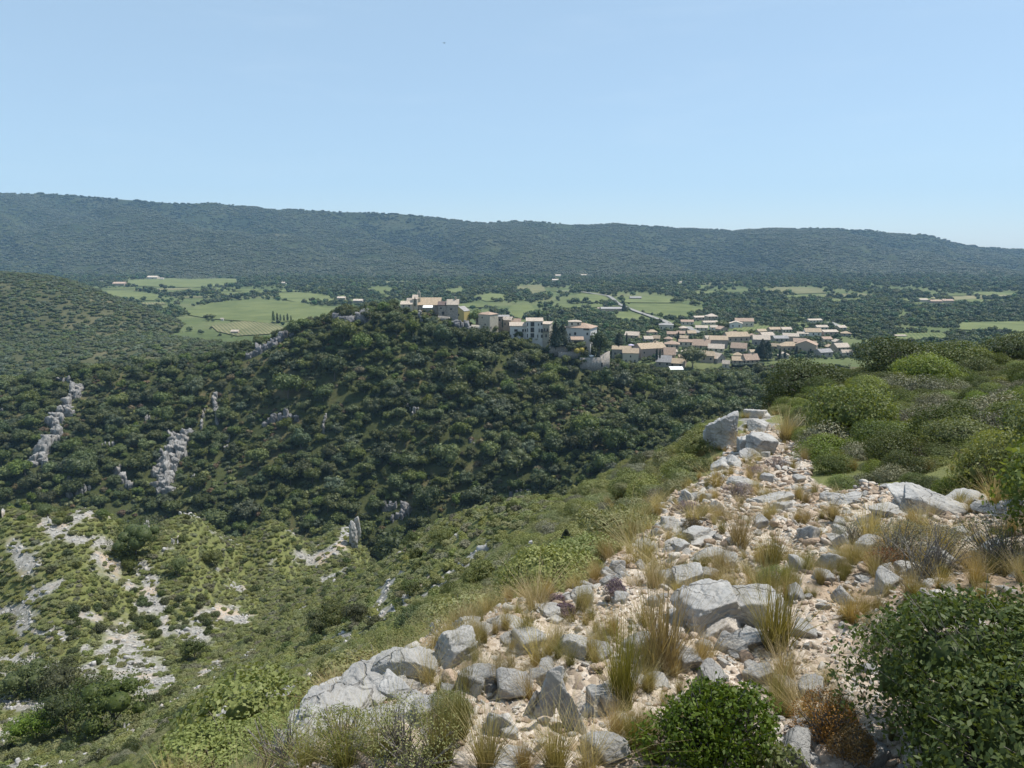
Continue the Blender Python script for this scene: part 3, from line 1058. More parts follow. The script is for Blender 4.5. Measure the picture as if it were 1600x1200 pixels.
# ------------------------------------------------------------------ rocks
def block(seed, dims, sub=5, planes=9, layer=0.0, rough=.035, crack=.03, flat_top=True, boxy=False):
    """angular limestone block: a convex cut stone with ledges, chips and cracks"""
    g = np.random.default_rng(seed)
    iv, if_ = ico(sub)
    Nn = g.normal(size=(planes, 3))
    Nn /= np.linalg.norm(Nn, axis=1, keepdims=True)
    D = g.uniform(.50, 1.0, planes)
    if flat_top:
        Nn = np.vstack([Nn, [[g.normal() * .18, g.normal() * .18, 1]]])
        D = np.r_[D, .72]
        Nn /= np.linalg.norm(Nn, axis=1, keepdims=True)
    if boxy:
        B = np.array([[1, 0, 0], [-1, 0, 0], [0, 1, 0], [0, -1, 0], [0, 0, 1]]) + g.normal(size=(5, 3)) * .22
        Nn = np.vstack([Nn[:4], B / np.linalg.norm(B, axis=1, keepdims=True)])
        D = np.r_[D[:4] * .5 + .5, g.uniform(.45, .7, 4), g.uniform(.6, .9)]
    dots = iv @ Nn.T
    rad = np.where(dots > .05, D / np.maximum(dots, .05), 9.0).min(1)
    rad = np.minimum(rad, 1.15)
    v = iv * rad[:, None] * np.asarray(dims) * .5
    s = float(np.mean(dims)) * .5
    q = v / s
    nrm = iv
    w = g.random(3) * 50
    d = rough * (fbm(q * 2.3 + w, 6, .60, 2.1, seed % 91) - .5 * np.abs(fbm(q * 3.7 + w, 3, .6, 2.1, seed % 53)))
    cr = np.abs(noise3(q * np.array([1.6, 1.6, 1.1]) + w, seed % 37 + 3))
    d = d - crack * (1 - sstep(0, .07, cr))
    if layer:
        ld = g.normal(size=3) * .35 + np.array([0, 0, 1])
        ph = (q + .12 * fbm(q * 1.5 + w, 3, .5, 2, 5)[:, None]) @ ld * 5.5
        d = d + layer * ((ph - np.floor(ph)) - .5)
    return v + nrm * (d * s)[:, None], if_


def rock_mesh(name, seed, dims, n=1, sub=5, mat=None, layer=.03, spread=.5, rough=.05, crack=.035, boxy=False):
    g = np.random.default_rng(seed + 999)
    P = Parts()
    dims = np.asarray(dims, float)
    for i in range(n):
        k = 1.0 if i == 0 else g.uniform(.45, .8)
        V, Fc = block(seed * 7 + i, dims * k * g.uniform(.85, 1.12, 3), sub if i == 0 else max(3, sub - 1), 9, layer, rough, crack, True, boxy and i < 2)
        a = g.normal() * .35
        V = V @ np.array([[math.cos(a), math.sin(a), 0], [-math.sin(a), math.cos(a), 0], [0, 0, 1]])
        if i:
            V = V + np.array([g.uniform(-1, 1) * dims[0] * spread, g.uniform(-1, 1) * dims[1] * spread, -dims[2] * g.uniform(.0, .25)])
        P.add(V, Fc, .5)
    return P.mesh(name, [mat or M['rock']], False)


def crag_mesh(name, seed, w, d, h, mat):
    """fluted limestone crag: several upright ribs of uneven height grown together"""
    g = np.random.default_rng(seed + 77)
    P = Parts()
    iv, if_ = ico(4)
    tall = h > w
    n = int(np.clip(3 + max(w, h) / 2.2, 4, 13))
    for i in range(n):
        q = (i + .5) / n - .5
        if tall:
            dims = np.array([w * g.uniform(.35, .75), d * g.uniform(.6, 1.0), h * g.uniform(.35, .75)])
            off = np.array([g.normal() * w * .22, g.normal() * d * .2, q * h * .8])
        else:
            dims = np.array([w * g.uniform(.18, .4), d * g.uniform(.6, 1.0), h * g.uniform(.5, 1.3)])
            off = np.array([q * w * .85, g.normal() * d * .2, g.uniform(-.25, .1) * h])
        v, _ = block(seed * 13 + i, dims * 1.35, 4, 10, .05, .09, .08, False, True)
        r = iv * np.array([4.2, 4.2, .8]) + g.random(3) * 30
        v = v + iv * (.30 * dims.min() * (.35 - np.abs(fbm(r, 3, .6, 2.1, 13))))[:, None] + off
        P.add(v, if_, .5)
    return P.mesh(name, [mat], False)


def band_mesh(name, seed, P, wid, prot, mat):
    """rock band running over the slope along the points P: closely set broken ribs that stand a little proud of the ground"""
    g = np.random.default_rng(seed + 55)
    Q = Parts()
    iv, if_ = ico(4)
    for i, p in enumerate(P):
        for k in range(max(1, int(round(wid / 3.2)))):
            dims = np.array([g.uniform(.5, 1.0) * min(wid, 4.5), g.uniform(2.4, 3.6), g.uniform(4.0, 8.5)]) * g.uniform(.7, 1.15) * prot
            v, _ = block(seed * 31 + i * 7 + k, dims, 4, 9, .05, .12, .10, False, True)
            r = iv * np.array([5.0, 5.0, .8]) + g.random(3) * 30
            v = v + iv * (.30 * dims.min() * (.3 - np.abs(fbm(r, 3, .6, 2.1, 13))))[:, None]
            a = g.normal() * .3
            v = v @ np.array([[math.cos(a), math.sin(a), 0], [-math.sin(a), math.cos(a), 0], [0, 0, 1]])
            Q.add(v + np.asarray(p) - np.asarray(P[0]) + np.array([g.uniform(-.5, .5) * max(0, wid - 1.5), g.normal() * .4, g.uniform(-.5, .3)]), if_, .5)
    return Q.mesh(name, [mat], False)


# ------------------------------------------------------------------ scattering of what nobody could count
def scatter(name, P, rot, scl, pick, protos, label, cat):
    n = len(P)
    me_ = bpy.data.meshes.new(name)
    me_.vertices.add(n)
    me_.vertices.foreach_set('co', np.ascontiguousarray(P, np.float32).ravel())
    for an, v in (('rotv', rot), ('sclv', scl)):
        a = me_.attributes.new(an, 'FLOAT_VECTOR', 'POINT')
        a.data.foreach_set('vector', np.ascontiguousarray(v, np.float32).ravel())
    a = me_.attributes.new('pick', 'INT', 'POINT')
    a.data.foreach_set('value', np.asarray(pick, np.int32))
    me_.update()
    kinds = bpy.data.collections.new(name + '_kinds')
    for i, m_ in enumerate(protos):
        o = bpy.data.objects.new(f'{name}_kind_{i:02d}', m_)
        kinds.objects.link(o)
    ng = bpy.data.node_groups.new(name + '_nodes', 'GeometryNodeTree')
    ng.interface.new_socket('Geometry', in_out='INPUT', socket_type='NodeSocketGeometry')
    ng.interface.new_socket('Geometry', in_out='OUTPUT', socket_type='NodeSocketGeometry')
    N_, L_ = ng.nodes, ng.links
    gi, go = N_.new('NodeGroupInput'), N_.new('NodeGroupOutput')
    ip = N_.new('GeometryNodeInstanceOnPoints')
    ci = N_.new('GeometryNodeCollectionInfo')
    ci.inputs['Collection'].default_value = kinds
    ci.inputs['Separate Children'].default_value = True
    ci.inputs['Reset Children'].default_value = True

    def na(nm, typ):
        q = N_.new('GeometryNodeInputNamedAttribute')
        q.data_type = typ
        q.inputs['Name'].default_value = nm
        return q.outputs['Attribute']
    e2r = N_.new('FunctionNodeEulerToRotation')
    L_.new(na('rotv', 'FLOAT_VECTOR'), e2r.inputs[0])
    L_.new(gi.outputs[0], ip.inputs['Points'])
    L_.new(ci.outputs[0], ip.inputs['Instance'])
    ip.inputs['Pick Instance'].default_value = True
    L_.new(na('pick', 'INT'), ip.inputs['Instance Index'])
    L_.new(e2r.outputs[0], ip.inputs['Rotation'])
    L_.new(na('sclv', 'FLOAT_VECTOR'), ip.inputs['Scale'])
    L_.new(ip.outputs[0], go.inputs[0])
    o = link(name, me_, kind='stuff', label=label, cat=cat)
    md = o.modifiers.new('spread', 'NODES')
    md.node_group = ng
    return o


def darts(X, Y, Rm, g):
    """keep points no closer than their radii"""
    cell = {}
    keep = []
    cs = float(np.max(Rm)) or 1.0
    for i in range(len(X)):
        kx, ky = int(X[i] // cs), int(Y[i] // cs)
        ok = True
        for ax in (-1, 0, 1):
            for ay in (-1, 0, 1):
                for j in cell.get((kx + ax, ky + ay), ()):
                    if (X[i] - X[j]) ** 2 + (Y[i] - Y[j]) ** 2 < (.5 * (Rm[i] + Rm[j])) ** 2:
                        ok = False
                        break
                if not ok:
                    break
            if not ok:
                break
        if ok:
            cell.setdefault((kx, ky), []).append(i)
            keep.append(i)
    return np.array(keep)


def zrot(n, g, tilt=.06):
    return np.stack([g.normal(size=n) * tilt, g.normal(size=n) * tilt, g.random(n) * 2 * PI], 1)
# ------------------------------------------------------------------ the village
KEEP = []        # picture boxes (x0, x1, y_top, y_base, distance) which plants nearer than the house must leave in view


def house(label, x0, x1, ytop, yeave, ybase, Y=None, roof='long', wall='wall_cream', tiles='roof_tan', rot=0.0, ratio=.8, win='', side='', chim=0, door=False, cat='house', keep=True, group=None, name='house', over=.35, sink=5.0):
    xc = (x0 + x1) / 2
    if Y is None:
        p = pl(xc, ybase)
        Y = p.y
    c = at(xc, ybase, Y)
    m = Y / F * 1.03                       # metres per pixel there
    Wm = (x1 - x0) * m
    w = Wm / (math.cos(abs(rot)) + ratio * math.sin(abs(rot)))
    d = w * ratio
    he = (ybase - yeave) * m
    hr = max(.3, (yeave - ytop) * m - d * .5 * .09)
    root = link(name, None, (c.x, c.y + (d * math.cos(rot) + w * math.sin(abs(rot))) / 2, c.z), (0, 0, rot), label=label, cat=cat, group=group or 'houses of the village')
    hw, hd = w / 2, d / 2
    b = MB()
    b.box(-hw, hw, -hd, hd, -sink, he)
    if roof == 'gable':                   # gable end faces the camera
        for y in (-hd, hd):
            b.poly([(-hw, y, he), (hw, y, he), (0, y, he + hr)])
    elif roof in ('long',):
        for x in (-hw, hw):
            b.poly([(x, -hd, he), (x, hd, he), (x, 0, he + hr)])
    elif roof == 'shed':
        for x in (-hw, hw):
            b.poly([(x, -hd, he), (x, hd, he), (x, hd, he + hr)])
        b.poly([(-hw, hd - .02, he), (hw, hd - .02, he), (hw, hd - .02, he + hr), (-hw, hd - .02, he + hr)])
    b.build('wall', M[wall], root)
    r = MB()
    e, th, lift = over, .22, .2
    if roof == 'gable':
        sl = hr / hw
        for s in (-1, 1):
            r.slab((s * (hw + e), -hd - e, he - sl * e + lift), (s * (hw + e), hd + e, he - sl * e + lift), (0, hd + e, he + hr + lift), (0, -hd - e, he + hr + lift), th)
    elif roof == 'long':
        sl = hr / hd
        for s in (-1, 1):
            r.slab((-hw - e, s * (hd + e), he - sl * e + lift), (hw + e, s * (hd + e), he - sl * e + lift), (hw + e, 0, he + hr + lift), (-hw - e, 0, he + hr + lift), th)
    elif roof == 'shed':
        sl = hr / d
        r.slab((-hw - e, -hd - e, he - sl * e + lift), (hw + e, -hd - e, he - sl * e + lift), (hw + e, hd + e, he + hr + sl * e + lift), (-hw - e, hd + e, he + hr + sl * e + lift), th)
    elif roof == 'hip':
        k = min(hw, hd)
        rx, ry = hw - k, hd - k
        A = [(-hw - e, -hd - e, he + lift), (hw + e, -hd - e, he + lift), (hw + e, hd + e, he + lift), (-hw - e, hd + e, he + lift)]
        T = [(-rx, -ry, he + hr + lift), (rx, -ry, he + hr + lift), (rx, ry, he + hr + lift), (-rx, ry, he + hr + lift)]
        for i in range(4):
            j = (i + 1) % 4
            r.poly([A[i], A[j], T[j], T[i]] if (Vector(T[i]) - Vector(T[j])).length > .01 else [A[i], A[j], T[i]])
        r.poly(A[::-1])
    elif roof == 'flat':
        r.box(-hw - .1, hw + .1, -hd - .1, hd + .1, he + .02, he + .3)
    rf = r.build('roof', M[tiles], root)
    for i in range(chim):
        q = MB()
        x = hw * (.45 if i == 0 else -.5)
        z = he + hr * .5
        q.box(x - .4, x + .4, -.4, .4, z, he + hr + 1.2)
        q.box(x - .5, x + .5, -.5, .5, he + hr + 1.2, he + hr + 1.4)
        q.build('chimney', M['wall_tan'], rf)

    def opening(nm, x, z, ww, hh, face, mat='glass'):
        q = MB()
        if face == 'f':
            q.box(x - ww / 2, x + ww / 2, -hd - .04, -hd + .1, z, z + hh)
        elif face == 'r':
            q.box(hw - .1, hw + .04, x - ww / 2, x + ww / 2, z, z + hh)
        else:
            q.box(-hw - .04, -hw + .1, x - ww / 2, x + ww / 2, z, z + hh)
        o = q.build(nm, M[mat], root)
        f_ = MB()
        g_ = .12
        if face == 'f':
            f_.box(x - ww / 2 - g_, x + ww / 2 + g_, -hd - .10, -hd + .02, z - .16, z)
        elif face == 'r':
            f_.box(hw - .02, hw + .10, x - ww / 2 - g_, x + ww / 2 + g_, z - .16, z)
        else:
            f_.box(-hw - .10, -hw + .02, x - ww / 2 - g_, x + ww / 2 + g_, z - .16, z)
        f_.build('sill', M['wall_cream'], o)

    for spec, face, ln in ((win, 'f', w), (side, 'r' if rot <= 0 else 'l', d)):
        if not spec:
            continue
        if isinstance(spec, str):
            nx, nz = (int(v) for v in spec.split('x'))
            for i in range(nx):
                for k in range(nz):
                    opening('window', ln * ((i + .5) / nx - .5), he * ((k + .38) / nz) * .96, min(1.1, ln * .14), min(1.5, he / nz * .45), face)
        else:
            for (fx, fz, ww, hh, *mt_) in spec:
                opening('window', ln * (fx - .5), he * fz, ww, hh, face, mt_[0] if mt_ else 'glass')
    if door:
        opening('door', w * .18, 0, 1.2, 2.2, 'f', 'shutter')
    if keep:
        KEEP.append((x0, x1, ytop, ybase, Y))
    return root


# ---- old village on the hilltop, from the church down the crest
ch = house('stone church nave with a long sloping tan roof on the hilltop', 651.5, 687, 465.5, 476.6, 480.5, 387, 'long', 'wall_stone', 'roof_tan', ratio=.9, win='3x1', cat='church', name='church', group='church on the hilltop')
# bell gable: pierced wall with a pointed cap and a bell
mpx = 387 / F * 1.03
bx = (654.4 - 669.2) * mpx
q = MB()
for (x0, x1, z0, z1) in ((-.85, -.4, 4.6, 7.3), (.4, .85, 4.6, 7.3), (-.85, .85, 2.6, 4.6), (-.85, .85, 7.3, 7.7)):
    q.box(bx + x0, bx + x1, -3.6, -2.9, z0, z1)
for y in (-3.6, -2.9):
    q.poly([(bx - .85, y, 7.7), (bx + .85, y, 7.7), (bx, y, 8.9)])
q.poly([(bx - .85, -3.6, 7.7), (bx - .85, -2.9, 7.7), (bx, -2.9, 8.9), (bx, -3.6, 8.9)])
q.poly([(bx + .85, -3.6, 7.7), (bx + .85, -2.9, 7.7), (bx, -2.9, 8.9), (bx, -3.6, 8.9)])
bg_ = q.build('bell_gable', M['wall_cream'], ch)
iv, if_ = ico(2)
bell = np.array(iv) * np.array([.3, .3, .42])
bell[:, :2] *= (1 + .5 * sstep(.1, -.4, bell[:, 2]))[:, None]
link('bell', mesh_np('bell', bell + np.array([bx, -3.25, 6.4]), if_, [M['iron']], True), parent=bg_)
house('narrow sacristy tower with a pale yellow roof beside the church nave', 645, 652, 462.4, 467.5, 478, 386, 'shed', 'wall_cream', 'roof_pale', ratio=1.0)
house('small cream house with a pale roof left of the church', 636.5, 646, 466.6, 471, 480, 388, 'long', 'wall_cream', 'roof_pale', win='2x1')
house('low lean-to house with a yellowish roof at the hilltop end', 626.5, 643.5, 471.8, 475.8, 481, 384, 'shed', 'wall_cream', 'roof_pale', ratio=.5, win='2x1')
house('dark roofed stone house between church and square tower house', 685, 699.5, 472.8, 477.2, 494, 383, 'shed', 'wall_stone', 'roof_brown', ratio=.7, win=[(.5, .1, 1.3, 1.8), (.3, .62, .8, 1.0)])
house('square stone tower house with a pale tiled roof', 699, 716, 468.8, 476.4, 496, 382, 'long', 'wall_stone', 'roof_pale', ratio=.9, win=[(.35, .55, .7, 1.1)], chim=1)
house('ochre yellow house with one pale side wall below the tower house', 708, 733, 480, 487, 503, 380, 'gable', 'wall_ochre', 'roof_grey', rot=-.55, ratio=.75, win=[(.5, .55, .8, 1.0)], over=.1)
house('tall old square tower house with peeling walls and pinkish roof', 747, 778, 488.8, 493.2, 520, 376, 'hip', 'wall_old', 'roof_pink', rot=-.68, ratio=.85, win=[(.35, .78, .7, .8), (.6, .4, .7, .9)], side=[(.12, .2, .8, 1.3), (.5, .84, .4, .6)], over=.25)
house('low stone house with pink roof behind the old tower house', 743.5, 757, 489, 493, 509, 386, 'long', 'wall_cream', 'roof_pink', win='2x1')
house('grey roofed house behind the cypress on the crest', 778, 795, 492.8, 495.2, 506, 390, 'long', 'wall_stone', 'roof_grey', win='3x1')
house('tan gabled house with a pale pink roof in the crest row', 786, 801.5, 495.8, 500.3, 514, 384, 'long', 'wall_tan', 'roof_pale', rot=-.3, ratio=.8, win='2x1')
house('mauve pink roof house behind the crest row', 798, 813, 498.6, 505, 511, 388, 'long', 'wall_pink', 'roof_pink', win='2x1')
house('low white house with cream roof and large square windows', 797, 822.5, 504.3, 509.6, 528, 376, 'long', 'wall_white', 'roof_pale', ratio=.8,
      win=[(.36, .52, 1.7, 1.3), (.78, .52, 1.0, 1.3), (.93, .52, .7, 1.3), (.33, .06, 1.3, 1.4), (.72, .04, 1.5, 1.7), (.05, .05, .5, 1.4)])
house('tall white three storey house with dark stacked loggias', 823, 847.5, 497.6, 502.4, 529, 374, 'long', 'wall_white', 'roof_pale', ratio=.8,
      win=[(.36, .70, 1.9, 2.2), (.36, .37, 1.9, 2.4), (.36, .06, 1.9, 2.2), (.06, .72, .5, 1.7), (.06, .38, .5, 1.9), (.06, .06, .5, 1.9), (.74, .74, .6, 1.1), (.93, .78, .7, 1.2), (.78, .36, .5, 1.9), (.95, .34, .9, 2.0), (.70, .05, .5, 1.6), (.95, .05, .9, 1.6)])
bl = house('white terraced wing with an iron balcony and bare side wall', 846, 863.5, 504.6, 507.4, 539, 373, 'shed', 'wall_old', 'roof_pale', rot=-.35, ratio=1.2, win=[(.4, .64, .7, 1.7), (.75, .64, .8, 1.7), (.6, .36, .8, 1.6)], side=[(.7, .78, .6, 1.0)])
q = MB()
hb = (539 - 514.5) * 373 / F
q.box(-2.6, 1.9, -3.9, -2.8, hb - .9, hb - .75)
for i in range(9):
    q.box(-2.6 + i * .54, -2.55 + i * .54, -3.9, -3.86, hb - .75, hb + .15)
q.box(-2.6, 1.9, -3.92, -3.84, hb + .15, hb + .22)
q.build('balcony', M['iron'], bl)
bw = house('large white villa with a pink roof and a roof loggia', 883, 935, 506.5, 514.2, 546, 373, 'hip', 'wall_white', 'roof_pink', rot=-.42, ratio=.75, cat='villa', name='villa',
           win=[(.22, .62, .8, 1.1), (.42, .66, 1.1, 1.4), (.22, .30, .8, 1.2), (.42, .32, 1.1, 1.4), (.88, .68, 1.0, 1.3), (.84, .92, 3.2, 1.2)], side=[(.2, .64, 1.6, 1.5), (.2, .34, 2.0, 2.0), (.22, .02, 2.3, 2.1), (.6, .66, 1.0, 1.3)], over=.6)
house('small upper storey with a pale hipped roof above the villa', 889, 908, 500.8, 503.4, 510, 378, 'hip', 'wall_cream', 'roof_pale', ratio=.7, win='2x1', cat='villa', name='upper_storey', keep=False)
house('little porch roof against the villa front', 893, 911, 527.6, 531, 541, 368, 'shed', 'wall_tan', 'roof_pink', ratio=.4, cat='porch', name='porch', win=[(.5, .1, 3.5, 2.4)], keep=False)


def wall_thing(label, x0, x1, yt0, yt1, yb, Y, Y1=None, th=.8, mat='wall_stone', ragged=0.0, name='terrace_wall', cat='wall'):
    """stone wall following a line, with an uneven top"""
    Y1 = Y1 or Y
    g = np.random.default_rng(int(x0 * 7))
    n = max(4, int((x1 - x0) / 1.5))
    top, bot = [], []
    for i in range(n + 1):
        q = i / n
        p = at(x0 + (x1 - x0) * q, yt0 + (yt1 - yt0) * q + g.normal() * ragged, Y + (Y1 - Y) * q)
        b = at(x0 + (x1 - x0) * q, yb, Y + (Y1 - Y) * q)
        top.append(p)
        bot.append(Vector((p.x, p.y, min(b.z, p.z - .5) - 2)))
    V = []
    for p, b in zip(top, bot):
        V += [p[:], (p.x, p.y + th, p.z), b[:], (b.x, b.y + th, b.z)]
    Fq = []
    for i in range(n):
        k = 4 * i
        Fq += [(k, k + 1, k + 5, k + 4), (k + 2, k, k + 4, k + 6), (k + 1, k + 3, k + 7, k + 5), (k + 3, k + 2, k + 6, k + 7)]
    Fq += [(0, 2, 3, 1), (4 * n, 4 * n + 1, 4 * n + 3, 4 * n + 2)]
    V = np.array(V)
    o0 = V.mean(0)
    KEEP.append((x0, x1, min(yt0, yt1), yb, min(Y, Y1)))
    return link(name, mesh_np(name, V - o0, np.array(Fq), [M[mat]]), o0, label=label, cat=cat, group='walls of the old village')


wall_thing('pale terrace wall under the dark roofed stone house', 684, 703, 493.5, 495.5, 497.5, 379)
wall_thing('long low pale wall left of the old tower house', 736, 751, 507.5, 508.5, 512, 377, mat='wall_cream')
wall_thing('grey garden wall under the dark firs', 858, 887, 539, 542, 550, 366)
wall_thing('retaining wall with the yellow bush on top', 872, 908, 550, 549, 555, 364)
rt = wall_thing('ruined grey tower wall with a broken jagged top at the slope edge', 906, 941, 559, 559, 579, 361, 357, 1.2, 'wall_stone', .25, 'ruined_tower', 'ruin')
w2 = wall_thing('taller broken corner of the ruined tower', 938, 953, 556, 548.5, 580, 357.6, 363, 1.4, 'wall_stone', .7, 'ruined_tower', 'ruin')
for k_ in ('label', 'category', 'group'):
    del w2[k_]
w2.name = 'broken_corner'
w2.parent = rt
w2.location = w2.location - rt.location
q = MB()
p = at(940.5, 573, 356.8)
q.box(p.x - .35, p.x + .35, p.y, p.y + .25, p.z, p.z + 2.0)
o = q.mesh('arrow_slit', M['glass'])
so_ = link('arrow_slit', o, parent=rt)
so_.location = (-rt.location[0], -rt.location[1], -rt.location[2])


def parasol(label, px, ytop, ybase, w, Y, mat, cat='parasol'):
    p = at(px, ybase, Y)
    m = Y / F * 1.03
    r = w * m / 2
    h = (ybase - ytop) * m
    root = link('parasol', None, p, label=label, cat=cat)
    n = 8
    q = MB()
    hz_ = max(.35, r * .32)
    for i in range(n):
        a0, a1 = 2 * PI * i / n, 2 * PI * (i + 1) / n
        q.poly([(0, 0, h), (r * math.cos(a0), r * math.sin(a0), h - hz_), (r * math.cos(a1), r * math.sin(a1), h - hz_)])
        q.poly([(r * math.cos(a0), r * math.sin(a0), h - hz_), (r * math.cos(a1), r * math.sin(a1), h - hz_), (r * math.cos(a1), r * math.sin(a1), h - hz_ - .2), (r * math.cos(a0), r * math.sin(a0), h - hz_ - .2)])
    q.build('canopy', M[mat], root)
    V, Fq = tube([(0, 0, -1.5), (0, 0, h - .05)], .04, .03, 6)
    link('pole', mesh_np('pole', V, Fq, [M['iron']]), parent=root)


parasol('white parasol open on the terrace of the ruined tower', 924, 554.5, 560, 8, 362, 'white')
parasol('pale violet parasol standing behind the lower houses', 986, 537.5, 543, 10, 440, 'violet')


def awning(label, x0, x1, ytop, ylow, Y, mat='white', d=3.0):
    """sloping sheet on four thin posts"""
    m = Y / F * 1.03
    c = at((x0 + x1) / 2, ylow, Y)
    hw = (x1 - x0) * m / 2
    h = (ylow - ytop) * m
    root = link('awning', None, (c.x, c.y, c.z - 2.3), label=label, cat='awning')
    q = MB()
    q.slab((-hw, -d / 2, 2.3), (hw, -d / 2, 2.3), (hw, d / 2, 2.3 + h), (-hw, d / 2, 2.3 + h), .08)
    q.build('sheet', M[mat], root)
    for x in (-hw + .1, hw - .1):
        for y, z in ((-d / 2 + .1, 2.25), (d / 2 - .1, 2.2 + h)):
            V, Fq = tube([(x, y, -2.5), (x, y, z)], .05, .05, 6)
            link('post', mesh_np('post', V, Fq, [M['iron']]), parent=root)
    KEEP.append((x0, x1, ytop, ylow + 2, Y))


awning('pale sheet awning in front of the church nave', 661, 676, 477.6, 480.2, 379, 'white')
awning('white sheet awning on the edge of the lower village', 1046, 1067, 573.3, 576.6, 440, 'white', 4)

